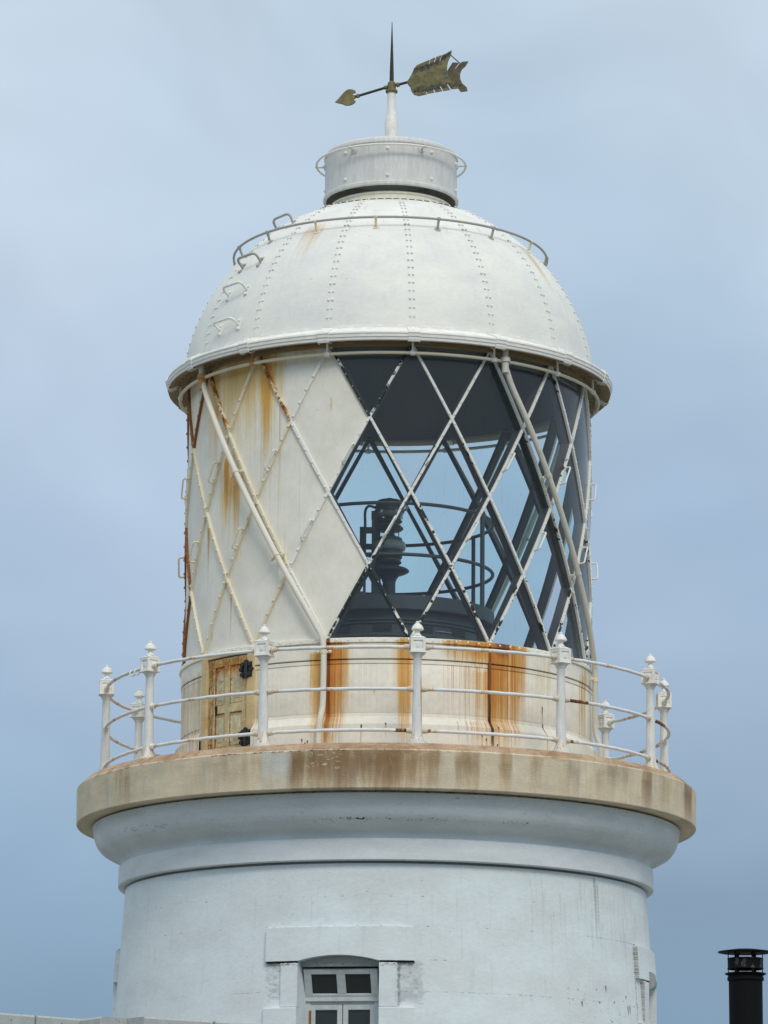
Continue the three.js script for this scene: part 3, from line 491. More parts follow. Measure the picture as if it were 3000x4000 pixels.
      grain(ctx, W, H, (x, y) => g3(1 + (fbm(x * .02, y * .02, 410, 4) - .5) * .3 + (fbm(x * .15, y * .15, 415, 2) - .5) * .14));
    })), roughness: .8
  }), lantern, 'rusty cream four-panelled iron door');
  P('frame', frm, M.rustFrame ?? (M.rustFrame = std({ map: paintTex(405, [208, 186, 140], { runs: 420, al: .5, cols: [OCHRE, RUST, CREAM, ORANGE], specks: 160, scols: [DRUST, RUST] }), roughness: .75 })), door);
  for (const y of [15.262, 14.50]) {
    const h = [cblock(-41.9, -38.4, y - .092, y + .092, 2.39, 2.428, 4, null, .012)];
    for (const [dt, dy] of [[-1.5, .045], [-1.9, -.0], [-1.5, -.06], [1.1, .055], [1.7, .0], [1.1, -.055], [0, .085]]) h.push(place(cylG(.027, .024, .03, 10).rotateX(Math.PI / 2), -40.2 + dt, 2.43, y + dy));
    h.push(place(cylG(.022, .022, .19, 10), -40.2, 2.435, y)); P('hinge', h, M.hinge ?? (M.hinge = std({ color: new THREE.Color().setRGB(.018, .019, .018), roughness: .55 })), door);
  }

  // glazing: diamonds and half diamonds; white blanking panels on the landward (left) side
  const isPanel = (c) => { const t = norm(c); return t < -16.4 && t > -152; };
  const RG = 2.352;
  const cell = (c, row, shape, r) => {      // shape 0 diamond, 1 points down from the top, 2 points up from the sill
    const n = 8, yT = shape === 1 ? ROWY[0] : shape === 2 ? ROWY[3] : ROWY[row - 1], yB = shape === 1 ? ROWY[1] : shape === 2 ? ROWY[4] : ROWY[row + 1], yM = shape ? (shape === 1 ? yT : yB) : ROWY[row];
    return grid(n, shape ? 6 : 12, (u, v) => { const y = lerp(yB, yT, v), k = y >= yM ? (yT > yM ? (yT - y) / (yT - yM) : 1) : (y - yB) / (yM - yB || 1); const h = STEP / 2 * clamp(shape === 1 ? (y - yB) / (yT - yB) : shape === 2 ? (yT - y) / (yT - yB) : k); return pt(c + lerp(-h, h, u), r, y); }, (u, v, p) => TP.uv(norm(Math.atan2(p.x, p.z) / RAD), p.y));
  };
  for (let k = 0; k < 16; k++) {
    for (const [row, shape] of [[1, 0], [2, 0], [3, 0], [0, 1], [3, 2]]) {
      const c = norm((shape ? -5.25 : row % 2 ? 6 : -5.25) + STEP * k);
      if (shape === 1 ? isPanel(c) && c < -20 : isPanel(c)) P('blanking_panel', cell(c, row, shape, RG), M.panel); else P('glass_pane', cell(c, row, shape, RG), M.panes[row === 2 && Math.abs(c - 17.25) < 1 ? 1 : row === 2 && c > 30 ? 2 : Math.floor(h2(k, row, 3) * 4)]);
    }
  }
  // bars: outer cover strip, and behind the glass a deep dark sash bar
  function helix(t0, y0, t1, y1, w, rin, rout, u0, trim = 0, n = 8) {
    const geoms = [], S = [];
    for (let i = 0; i <= n; i++) {
      const t = lerp(trim, 1 - trim, i / n), th = lerp(t0, t1, t), y = lerp(y0, y1, t), c = pt(th, 1, 0);
      const tan = new THREE.Vector3(Math.cos(th * RAD), 0, -Math.sin(th * RAD)).multiplyScalar((t1 - t0) * RAD * 2.36).add(new THREE.Vector3(0, y1 - y0, 0)).normalize();
      const side = new THREE.Vector3().crossVectors(c, tan).normalize(), ch = Math.min(.004, (rout - rin) * .3);
      const prof = [[-w / 2, rin], [-w / 2, rout - ch], [-w / 2 + ch, rout], [w / 2 - ch, rout], [w / 2, rout - ch], [w / 2, rin], [-w / 2, rin]];
      S.push(prof.map(([s, r]) => c.clone().multiplyScalar(r).addScaledVector(side, s).add(new THREE.Vector3(0, y, 0))));
    }
    const g = grid(n, 6, (u, v, i, j) => S[i][j], (u, v) => [u0 + u * .55, v], t1 > t0 ? true : true);
    geoms.push(toCreasedNormals(g, 25 * RAD));
    for (const [i, f] of [[0, 0], [n, 1]]) { const q = S[i], e = new THREE.BufferGeometry(), pos = []; for (let k = 1; k < 5; k++) for (const p of f ? [q[0], q[k], q[k + 1]] : [q[0], q[k + 1], q[k]]) pos.push(p.x, p.y, p.z); e.setAttribute('position', new THREE.Float32BufferAttribute(pos, 3)); e.setAttribute('uv', new THREE.Float32BufferAttribute(new Float32Array(pos.length / 3 * 2), 2)); e.computeVertexNormals(); geoms.push(e); }
    return merge(geoms);
  }
  const rb = rng(9), rivW = [], rivD = [], rivK = [], rivC = [];
  for (let row = 0; row < 4; row++) for (let k = 0; k < 16; k++) for (const s of [-1, 1]) {
    const t0 = norm(OFF(row) + STEP * k), t1 = t0 + s * STEP / 2, y0 = ROWY[row], y1 = ROWY[row + 1], mid = (t0 + t1) / 2;
    // the two cells beside this bar lie at mid -/+ a quarter step
    const panelL = isPanel(mid - STEP / 4 - .01 - (0)), edge = mid > -17 && mid < -5, solid = isPanel(mid) && mid < -17, glassBar = !solid;
    let mat = M.chip0, cover = .031, ro = 2.378;
    if (solid) { mat = mid < -28 ? M.cream : M.white; cover = .036; }
    else if (row === 3 && mid > -18 && mid < 3) mat = M.chip2;
    else if (row === 0 && edge) mat = M.chip2;
    else if (row === 0 && mid > -5 && mid < 2) mat = M.chip2;
    else if (row === 2 && mid > -4 && mid < 12) mat = M.chip1;
    else if (row === 3 && mid > 2 && mid < 70) mat = M.chip1;
    const rusty = solid && ((row === 0 && s > 0 && mid < -30 && mid > -60) || (row === 0 && s < 0 && mid < -58 && mid > -75) || (mid < -68 && mid > -100 && row !== 1));
    if (rusty) mat = mid < -58 ? M.rustyBar : M.rustFade;
    if (edge && row > 0 && row < 3) mat = M.white;
    const bar = P('glazing_bar', helix(t0, y0, t1, y1, cover, RG, ro + (s > 0 ? .003 : 0), rusty ? .05 + rb() * .2 : rb() * 3, .0), mat);
    if (glassBar) P('sash_bar', helix(t0, y0, t1, y1, .045, 2.24 + (s > 0 ? .003 : 0), RG - .002, rb() * 3), M.frameDark, bar);
    const ny = 5; for (let i = 0; i <= ny; i++) { const t = lerp(.065, .935, i / ny); (rusty ? rivD : mat === M.chip2 ? rivK : mid < -28 && solid ? rivC : rivW).push(rivet(lerp(t0, t1, t), ro + .002, lerp(y0, y1, t), solid ? .0165 : .0125)); }
    // grab handle on every bar that falls to the left, in the two middle tiers
    if (s < 0 && (row === 1 || row === 2)) {
      const a = .38, b = .63, q = (t, r) => pt(lerp(t0, t1, t), r, lerp(y0, y1, t));
      P('grab_handle', [polyTube([q(a, 2.37), q(a, 2.445), q(b, 2.445), q(b, 2.37)], .0105, 8), place(cylG(.018, .018, .008, 10).rotateX(Math.PI / 2), lerp(t0, t1, a), 2.385, lerp(y0, y1, a)), place(cylG(.018, .018, .008, 10).rotateX(Math.PI / 2), lerp(t0, t1, b), 2.385, lerp(y0, y1, b))], solid && mid < -40 ? M.cream : M.white);
    }
  }
  P('rivet', rivW, M.white, lantern, null, 'stuff'); P('rivet', rivD, M.rustDots ?? (M.rustDots = std({ map: paintTex(207, [186, 140, 84], { runs: 100, al: .5, cols: [RUST, CREAM], specks: 200, scols: [DRUST, CREAM] }), roughness: .8 })), lantern, null, 'stuff'); P('rivet', rivK, M.chip2, lantern, null, 'stuff'); P('rivet', rivC, M.cream, lantern, null, 'stuff');
  // top frame under the gutter
  P('head_ring', lathe([[2.345, 18.856], [2.37, 18.855], [2.385, 18.862], [2.385, 18.93], [2.37, 18.94]], { seg: 160 }), M.soffit);
  P('dome_lining', [lathe([[2.26, 18.865], [2.26, 19.02], [2.2, 19.5], [2.0, 19.95], [1.6, 20.4], [1.0, 20.75], [.6, 20.9]], { seg: 72 }), lathe([[2.26, 18.865], [2.235, 18.862], [2.235, 18.85], [2.348, 18.85], [2.348, 18.87]], { seg: 72 })], M.lining);

  // gutter
  const gut = [[2.403, 19.10], [2.404, 19.062], [2.50, 19.021], [2.612, 18.974], [2.624, 18.963], [2.628, 18.945], [2.62, 18.932], [2.618, 18.905], [2.608, 18.898], [2.606, 18.872], [2.596, 18.862], [2.56, 18.868], [2.50, 18.90]];
  P('gutter', lathe(gut.slice(0, 11), { seg: 200, crease: 16, uv: (th, y, v) => [th * .05, v] }), M.white);
  P('gutter_soffit', lathe([[2.603, 18.862], [2.56, 18.866], [2.50, 18.896], [2.44, 18.912], [2.36, 18.913]], { seg: 200, crease: 40, uv: (th, y, v) => [th * .045, v * .8] }), M.soffit);
  const sr = []; for (let th = -110; th < 110; th += 3.75) sr.push(place(HEMI.clone().scale(.014, .014, .012).rotateX(Math.PI / 2), th, 2.47, 18.9), rivet(th + 1.5, 2.385, 18.9, .012)); P('soffit_rivet', sr, M.soffit, lantern, null, 'stuff');
  for (let k = 0; k < 16; k++) {
    const th = 6 + STEP * k, off = gut.slice(1, 13).map(([r, y], i) => [r + (i < 11 ? .013 : .004), y + (i < 3 ? .012 : i > 8 ? -.010 : .004)]);
    P('gutter_clip', [lathe(off, { seg: 3, a: th - 1.5, b: th + 1.5, crease: 18 }), ...[-.65, .65].map((d) => place(HEMI.clone().scale(.019, .019, .015).rotateX(-1.1), th + d, 2.51, 19.03)),
      ...[th - 1.5, th + 1.5].map((t, e) => grid(off.length - 1, 1, (u, v, i, j) => pt(t, off[i][0] - .016 * j, off[i][1] - .012 * j), null, e > 0))], M.white);
    // ring rail hanger
    P('rail_hanger', [cylG(.013, .013, .15, 8).translate(0, 18.832, 0).applyMatrix4(new THREE.Matrix4().makeTranslation(...pt(th, 2.462, 0).toArray())), place(cylG(.03, .03, .055, 12).rotateZ(Math.PI / 2), th, 2.462, 18.757)], k === 14 || k === 13 ? M.rustDots : M.white);
  }
  P('ring_rail', tube(arc(-180, 177.5, 2.462, 18.757, 143), .0195, 10, 288, true), M.cream);

  // dome: sixteen lapped plates
  const DP = [[.95, 21.002], [1.2, 20.886], [1.5, 20.685], [1.75, 20.464], [1.95, 20.234], [2.1, 20.011], [2.22, 19.779], [2.31, 19.553], [2.37, 19.348], [2.398, 19.18], [2.404, 19.055]];
  const dcurve = new THREE.CatmullRomCurve3(DP.map(([r, y]) => new THREE.Vector3(r, y, 0)), false, 'centripetal');
  const dpts = dcurve.getSpacedPoints(40).map((p) => [p.x, p.y]).reverse();
  const dAt = (y) => { for (let i = 0; i < dpts.length - 1; i++) if (y >= dpts[i][1] && y <= dpts[i + 1][1]) { const t = (y - dpts[i][1]) / (dpts[i + 1][1] - dpts[i][1]), dr = dpts[i + 1][0] - dpts[i][0], dy = dpts[i + 1][1] - dpts[i][1], l = Math.hypot(dr, dy); return { r: lerp(dpts[i][0], dpts[i + 1][0], t), nr: dy / l, ny: -dr / l }; } return { r: 2.4, nr: 1, ny: 0 }; };
  for (let k = 0; k < 16; k++) {
    const a = 6 + STEP * k, ext = 1.15;
    const g = grid(24, dpts.length - 1, (u, v, i, j) => { const th = lerp(a - 1.15, a + STEP + ext, u), [r, y] = dpts[j], d = dAt(y), lift = i >= 24 ? -.004 : .007 * sst(.9, .955, u); return pt(th, r + lift * d.nr, y + lift * d.ny); }, (u, v) => TD.uv(norm(lerp(a - 1.15, a + STEP + ext, u)), v));
    P('dome_plate', toCreasedNormals(g, 40 * RAD), M.dome);
  }
  const dr = [];
  for (let k = 0; k < 16; k++) for (const d of [-.75, .75]) for (let i = 0; i < 21; i++) {
    const [r, y] = dcurve.getPointAt(.045 + .90 * (1 - i / 21)).toArray(), q = dAt(y), th = 6 + STEP * k + d * (2.4 / (r + .35)) * .78, sz = .0138 * (.9 + .25 * h2(i, k, 5));
    dr.push(place(HEMI.clone().scale(sz, sz, sz * .8).rotateX(-Math.atan2(q.ny, q.nr)), th, r + .008 * q.nr, y + .008 * q.ny));
  }
  for (let th = 1; th < 360; th += 5) dr.push(place(HEMI.clone().scale(.013, .013, .009).rotateX(-1.1), th, 1.05, 20.967));
  P('dome_rivet', dr, M.dome, lantern, null, 'stuff');
  P('crown_plate', lathe(smooth([[1.0, 20.992], [.9, 21.028], [.80, 21.05], [.76, 21.066]], 3).concat([[.742, 21.09], [.715, 21.115], [.712, 21.135], [.728, 21.142], [.728, 21.16], [.705, 21.166], [.69, 21.18], [.40, 21.185]]), { seg: 96, uv: (th, y, v) => [th * .02, v * .7], crease: 26 }), M.cream2 ?? (M.cream2 = std({ map: paintTex(220, [222, 219, 204], { runs: 200, al: .25, cols: [[180, 172, 146], CREAM, [200, 196, 180]] }), roughness: .6 })));
  // ring rail on the dome, bracket by bracket
  P('ring_rail', tube(arc(-180, 177.5, 1.859, 20.511, 143), .015, 10, 288, true), M.greyed);
  for (let k = 0; k < 16; k++) {
    const th = -5.25 + STEP * k, d = dAt(20.405);
    P('rail_bracket', [tube([pt(th, 1.859, 20.515), pt(th, d.r + .02 * d.nr, 20.405 + .02 * d.ny)], .0145, 8, 3), place(cylG(.042, .036, .014, 12).rotateX(Math.PI / 2).rotateX(-Math.atan2(d.ny, d.nr)), th, d.r + .006, 20.40), place(new THREE.SphereGeometry(.026, 10, 8), th, 1.859, 20.512)], k % 3 ? M.greyed : M.cream);
  }
  // step irons up the left of the dome
  for (const [y, c] of [[19.31, -50.4], [19.745, -51.2], [20.115, -51.6], [20.69, -55.5]]) {
    const d = dAt(y), w = .172, ang = w / d.r / RAD, q = (s, o, dy = 0) => pt(c + s * ang, d.r + o * d.nr, y + o * d.ny + dy), dl = dAt(y - .05);
    P('step_iron', [polyTube([q(-1, 0, -.03), q(-1, .10), q(-.75, .115, .012), q(.75, .115, .012), q(1, .10), q(1, 0, -.03)], .0155, 8),
      ...[-1, 1].map((s) => place(cbox(.055, .15, .014, .004).rotateX(-Math.atan2(d.ny, d.nr)), c + s * ang, d.r + .006 * d.nr, y - .02)), ...[-1, 1].flatMap((s) => [-.055, .04].map((o) => { const e = dAt(y - .02 + o); return place(HEMI.clone().scale(.02, .02, .018).rotateX(-Math.atan2(e.ny, e.nr)), c + s * ang, e.r + .012, y - .02 + o); }))], y > 20.1 ? M.greyed : M.white);
  }
  // ventilator on top
  const vent = P('ventilator_drum', lathe([[.764, 21.26], [.768, 21.232], [.774, 21.222], [.796, 21.22], [.806, 21.232], [.806, 21.262], [.794, 21.275], [.787, 21.30], [.787, 21.74], [.80, 21.748], [.80, 21.768], [.788, 21.775], [.78, 21.80], [.74, 21.83], [.66, 21.85], [.3, 21.91], [.09, 21.95], [.0, 21.96]], { seg: 120, crease: 24, uv: (th, y, v) => [th * .03, y * .6] }), M.vent ?? (M.vent = std({ map: paintTex(221, [208, 209, 206], { runs: 200, al: .25, cols: [[176, 180, 184], [216, 210, 196], [190, 190, 188]] }), roughness: .55 })));
  P('throat', lathe([[.764, 21.265], [.758, 21.30], [.758, 21.6], [.2, 21.6]], { seg: 72 }), M.vent, vent);
  const bolts = []; for (let k = 0; k < 9; k++) for (const y of [21.67, 21.343]) bolts.push(place(cylG(.021, .021, .012, 8).rotateX(Math.PI / 2), -2.8 + 40 * k, .791, y), rivet(-2.8 + 40 * k, .796, y, .018));
  P('bolt', bolts, M.white, vent, null, 'stuff');
  P('ring_rail', tube(arc(-180, 176, .8895, 21.688, 89), .0135, 8, 180, true), M.white, vent);
  for (let k = 0; k < 6; k++) { const th = -3.3 + 30 + 60 * k; P('rail_bracket', [place(cylG(.017, .011, .10, 8).rotateX(Math.PI / 2), th, .838, 21.686), place(cylG(.046, .04, .014, 14).rotateX(Math.PI / 2), th, .793, 21.684), place(new THREE.SphereGeometry(.02, 8, 6), th, .8895, 21.688)], M.vent, vent); }

  // rainwater pipes: down beside the bars, then straight to the gallery floor
  for (const base of [-60, 31.7, 121.7, -148.3]) {
    const q = (d, y, r = 2.462) => pt(base + d, r, y);
    const line = [q(0, 18.93, 2.5), q(0, 18.72, 2.478), q(.9, 18.62, 2.468)]; for (let i = 0; i <= 10; i++) line.push(q(lerp(2.4, 41.4, i / 10), lerp(18.48, 15.66, i / 10))); line.push(q(43, 15.53), q(43.4, 15.40), q(43.4, 15.0, 2.46), q(43.3, 14.75, 2.47), q(43, 14.6, 2.52), q(42.8, 14.4, 2.53), q(42.8, 14.24, 2.53));
    const pipe = P('downpipe', tube(line, .033, 12, 96), base === -60 ? M.pipeL ?? (M.pipeL = std({ map: paintTex(230, [226, 222, 208], { runs: 60, cols: [CREAM, OCHRE] }), roughness: .5 })) : M.pipeR ?? (M.pipeR = std({ map: paintTex(231, [206, 204, 192], { runs: 200, al: .35, cols: [[160, 154, 136], OCHRE, [190, 184, 170]], specks: 200 }), roughness: .6 })));
    P('coupling', [0, .001].map((_, i) => i ? cylG(.04, .04, .16, 16).applyMatrix4(new THREE.Matrix4().makeTranslation(...pt(base, 2.478, 18.70).toArray())) : cylG(.058, .058, .05, 8).applyMatrix4(new THREE.Matrix4().makeTranslation(...pt(base, 2.478, 18.77).toArray()))), base === -60 ? M.rustDots : M.pipeR, pipe);
    for (const t of [.335, .70]) {
      const th = base + lerp(2.4, 41.4, t), y = lerp(18.48, 15.66, t), ax = new THREE.Vector3(Math.cos(th * RAD), 0, -Math.sin(th * RAD)).multiplyScalar(39 * RAD * 2.46).add(new THREE.Vector3(0, -2.82, 0)).normalize();
      const m = new THREE.Matrix4().makeRotationFromQuaternion(new THREE.Quaternion().setFromUnitVectors(new THREE.Vector3(0, 1, 0), ax)).setPosition(pt(th, 2.462, y));
      P('pipe_clamp', [cylG(.04, .04, .03, 14).applyMatrix4(m), place(cbox(.19, .026, .02, .004).rotateZ(.35), th - .3, 2.42, y - .008), ...[-1.9, 1.5].map((d) => place(cylG(.016, .016, .05, 8).rotateX(Math.PI / 2), th + d, 2.43, y - .01 + d * .011))], base === -60 ? M.cream : M.pipeR, pipe);
    }
    P('pipe_clamp', [place(cylG(.038, .038, .05, 14), base + 43.4, 2.462, 15.38), place(cbox(.17, .03, .02, .005), base + 43.4, 2.43, 15.38), ...[-1.6, 1.6].map((d) => place(new THREE.SphereGeometry(.02, 8, 6), base + 43.4 + d, 2.44, 15.38))], M.cream, pipe);
  }
}

// ================================================================== weather vane
{
  const VY = 21.9, vane = thing('weather_vane', 'gilded arrow weather vane on a white spindle above the dome', 'weather vane', [0, VY, 0]);
  const P = (name, g, m, label) => part(name, down(merge([].concat(g)), VY), m, vane, label);
  M.gilt = std({ map: toTex(canvas(512, 512, (ctx, W, H) => {
    ctx.fillStyle = 'rgb(112,104,66)'; ctx.fillRect(0, 0, W, H); const R = rng(61);
    specks(ctx, R, 400, 0, W, 0, H, 2, 26, [[96, 90, 60], [150, 138, 84], [70, 66, 48]], .1, .35);
    grain(ctx, W, H, (x, y) => g3(1 + (fbm(x * .03, y * .03, 62, 4) - .5) * .5));
  })), roughness: .55, metalness: .25 });
  M.tarnish = std({ map: toTex(canvas(512, 512, (ctx, W, H) => {
    ctx.fillStyle = 'rgb(52,44,38)'; ctx.fillRect(0, 0, W, H); const R = rng(65);
    specks(ctx, R, 300, 0, W, 0, H, 3, 30, [[96, 70, 48], [30, 26, 24], [110, 104, 92], [84, 76, 46]], .15, .5);
    grain(ctx, W, H, (x, y) => g3(1 + (fbm(x * .04, y * .04, 66, 4) - .5) * .7));
  })), roughness: .6, metalness: .2 });
  // tail feathers: gilding worn dark along the edges and between the slots; the map lies on the plate in metres
  const tailTex = (seed, base, dark) => { const t = toTex(canvas(512, 512, (ctx, W, H) => {
    ctx.fillStyle = rgba(base, 1); ctx.fillRect(0, 0, W, H); const R = rng(seed), q = (x, y) => [(x - 150) / 1400 * W, (y - 120) / 1400 * H];
    specks(ctx, R, 300, 0, W, 0, H, 2, 26, [[112, 104, 72], [84, 80, 56], [60, 58, 44]], .1, .35);
    if (dark) { for (let i = 0; i < 900; i++) { const t0 = R(), top = R() < .5, a = top ? [lerp(330, 1080, t0), lerp(560, 220, t0) + 60 * Math.sin(t0 * 3)] : [lerp(300, 1330, t0), lerp(1090, 960, t0)], w = (R() + R() - 1) * (top ? 120 : 150); const [x, y] = q(a[0] + w * .3, a[1] + Math.abs(w) * (top ? 1 : -1) * .9); ctx.fillStyle = rgba([[30, 26, 24], [58, 50, 42], [92, 96, 90], [44, 38, 34]][i % 4], .5); ctx.beginPath(); ctx.ellipse(x, y, 2 + R() * 6, 2 + R() * 7, 0, 0, 7); ctx.fill(); }
      for (let i = 0; i < 120; i++) { const [x, y] = q(960 + R() * 70, 560 + R() * 260); ctx.fillStyle = rgba([[60, 64, 60], [110, 112, 100]][i % 2], .35); ctx.fillRect(x, y, 4 + R() * 5, 4 + R() * 8); } }
    else specks(ctx, R, 300, 0, W, 0, H, 3, 22, [[34, 28, 26], [124, 98, 62], [98, 84, 56], [70, 60, 44]], .2, .5);
    grain(ctx, W, H, (x, y) => g3(1 + (fbm(x * .04, y * .04, seed, 4) - .5) * .5));
  })); const k = .000585; t.repeat.set(1 / (1400 * k), 1 / (1400 * k)); t.offset.set(-(.19 + (150 - 200) * k) / (1400 * k), 1 - (22.735 - (120 - 860) * k) / (1400 * k)); return t; };
  M.tailFront = std({ map: tailTex(63, [112, 106, 70], true), roughness: .55, metalness: .2 }); M.tailBack = std({ map: tailTex(64, [88, 82, 60], false), roughness: .6, metalness: .2 });
  const spun = (prof, n = 24) => lathe(prof, { seg: n, crease: 35 });
  P('spindle', spun(smooth([[.066, 21.9], [.068, 22.04], [.080, 22.16], [.081, 22.21], [.066, 22.32], [.054, 22.42], [.050, 22.52], [.050, 22.61]], 5)), M.white);
  P('hub', spun([[.05, 22.605], [.07, 22.612], [.074, 22.628], [.066, 22.642], [.05, 22.645], [.052, 22.70], [.046, 22.735], [.03, 22.75], [.0, 22.75]]), M.gilt);
  P('spire', spun([[.0265, 22.745], [.025, 22.85], [.019, 23.05], [.0125, 23.25], [.0065, 23.42], [.004, 23.5], [.0, 23.515]], 12), M.tarnish);
  // arrow: lies in a vertical plane turned a little towards the viewer; measured outline at the axis plane
  const sh = (pts) => { const s = new THREE.Shape(); pts.forEach(([x, y], i) => i ? s.lineTo(x, y) : s.moveTo(x, y)); return s; };
  const ext = (s, d, z = 0) => { const g = new THREE.ExtrudeGeometry(s, { depth: d, bevelEnabled: true, bevelSize: .003, bevelThickness: .003, bevelSegments: 1, curveSegments: 10 }); g.translate(0, 0, z - d / 2); return g.index ? g.toNonIndexed() : g; };
  const rod = (a, b, r) => tube([new THREE.Vector3(...a), new THREE.Vector3(...b)], r, 10, 4);
  P('arrow_shaft', rod([-.44, 22.555, 0], [-.03, 22.688, 0], .016), M.tarnish); P('arrow_shaft', rod([.03, 22.70, 0], [.22, 22.752, 0], .016), M.tarnish);
  for (const [x, y, r] of [[-.07, 22.676, .026], [.075, 22.711, .028], [-.405, 22.566, .025]]) P('shaft_collar', cylG(r, r, .036, 12).rotateZ(Math.PI / 2 + .3).translate(x, y, 0), M.gilt);
  const head = new THREE.Shape(); head.moveTo(-.675, 22.488); head.bezierCurveTo(-.62, 22.53, -.58, 22.62, -.52, 22.645); head.bezierCurveTo(-.47, 22.652, -.435, 22.635, -.43, 22.612); head.lineTo(-.452, 22.600); head.bezierCurveTo(-.48, 22.60, -.478, 22.575, -.455, 22.575); head.lineTo(-.43, 22.57); head.lineTo(-.435, 22.535); head.lineTo(-.452, 22.53); head.bezierCurveTo(-.46, 22.51, -.44, 22.508, -.432, 22.496); head.bezierCurveTo(-.45, 22.455, -.52, 22.437, -.56, 22.452); head.bezierCurveTo(-.60, 22.475, -.64, 22.472, -.675, 22.488);
  P('arrow_head', ext(head, .016), M.gilt);
  // tail: two feathered plates, spread apart at the back, joined by a stay
  const Z = (x, y) => [.19 + (x - 200) * .000585, 22.735 - (y - 860) * .000585];    // outline measured on a detail drawing
  const tail = [[190, 850], [250, 760], [310, 640], [340, 560], [400, 490], [520, 440], [640, 390], [655, 392], [628, 480], [650, 486], [680, 375], [755, 340], [765, 345], [738, 440], [765, 440], [795, 330], [885, 295], [893, 300], [850, 415], [876, 420], [915, 290], [1000, 255], [1108, 190], [1100, 270], [1060, 360], [1030, 430], [1015, 520], [1010, 600], [1040, 760], [1110, 850], [1250, 910], [1335, 945], [1320, 985], [1285, 1005], [1262, 950], [1225, 898], [1190, 893], [1225, 950], [1250, 1008], [1105, 1020], [1040, 915], [1005, 905], [1075, 1035], [945, 1055], [890, 955], [855, 940], [915, 1058], [780, 1080], [755, 1020], [725, 1015], [750, 1085], [615, 1105], [605, 1065], [580, 1060], [596, 1120], [430, 1150], [340, 1120], [290, 1050], [265, 960], [220, 905]];
  const twist = (g, ang, x0) => g.translate(-x0, 0, 0).rotateY(ang).translate(x0, 0, 0);
  P('tail_plate', twist(ext(sh(tail.map(([x, y]) => Z(x, y))), .010, .012), -.10, .2), M.tailFront);
  const back = [[1025, 600], [1035, 545], [1135, 378], [1215, 378], [1258, 384], [1176, 500], [1192, 512], [1290, 385], [1345, 352], [1460, 340], [1400, 440], [1320, 520], [1285, 620], [1285, 720], [1330, 820], [1420, 900], [1440, 975], [1310, 1000], [1230, 890], [1090, 830], [1030, 720]];
  P('tail_plate', twist(ext(sh(back.map(([x, y]) => Z(x, y))), .010, -.012), .10, .2), M.tailBack);
  const e1 = Z(1095, 275), e2 = Z(1310, 385); P('stay', rod([e1[0], e1[1], .02], [e2[0], e2[1], -.12], .006), M.tarnish);
}

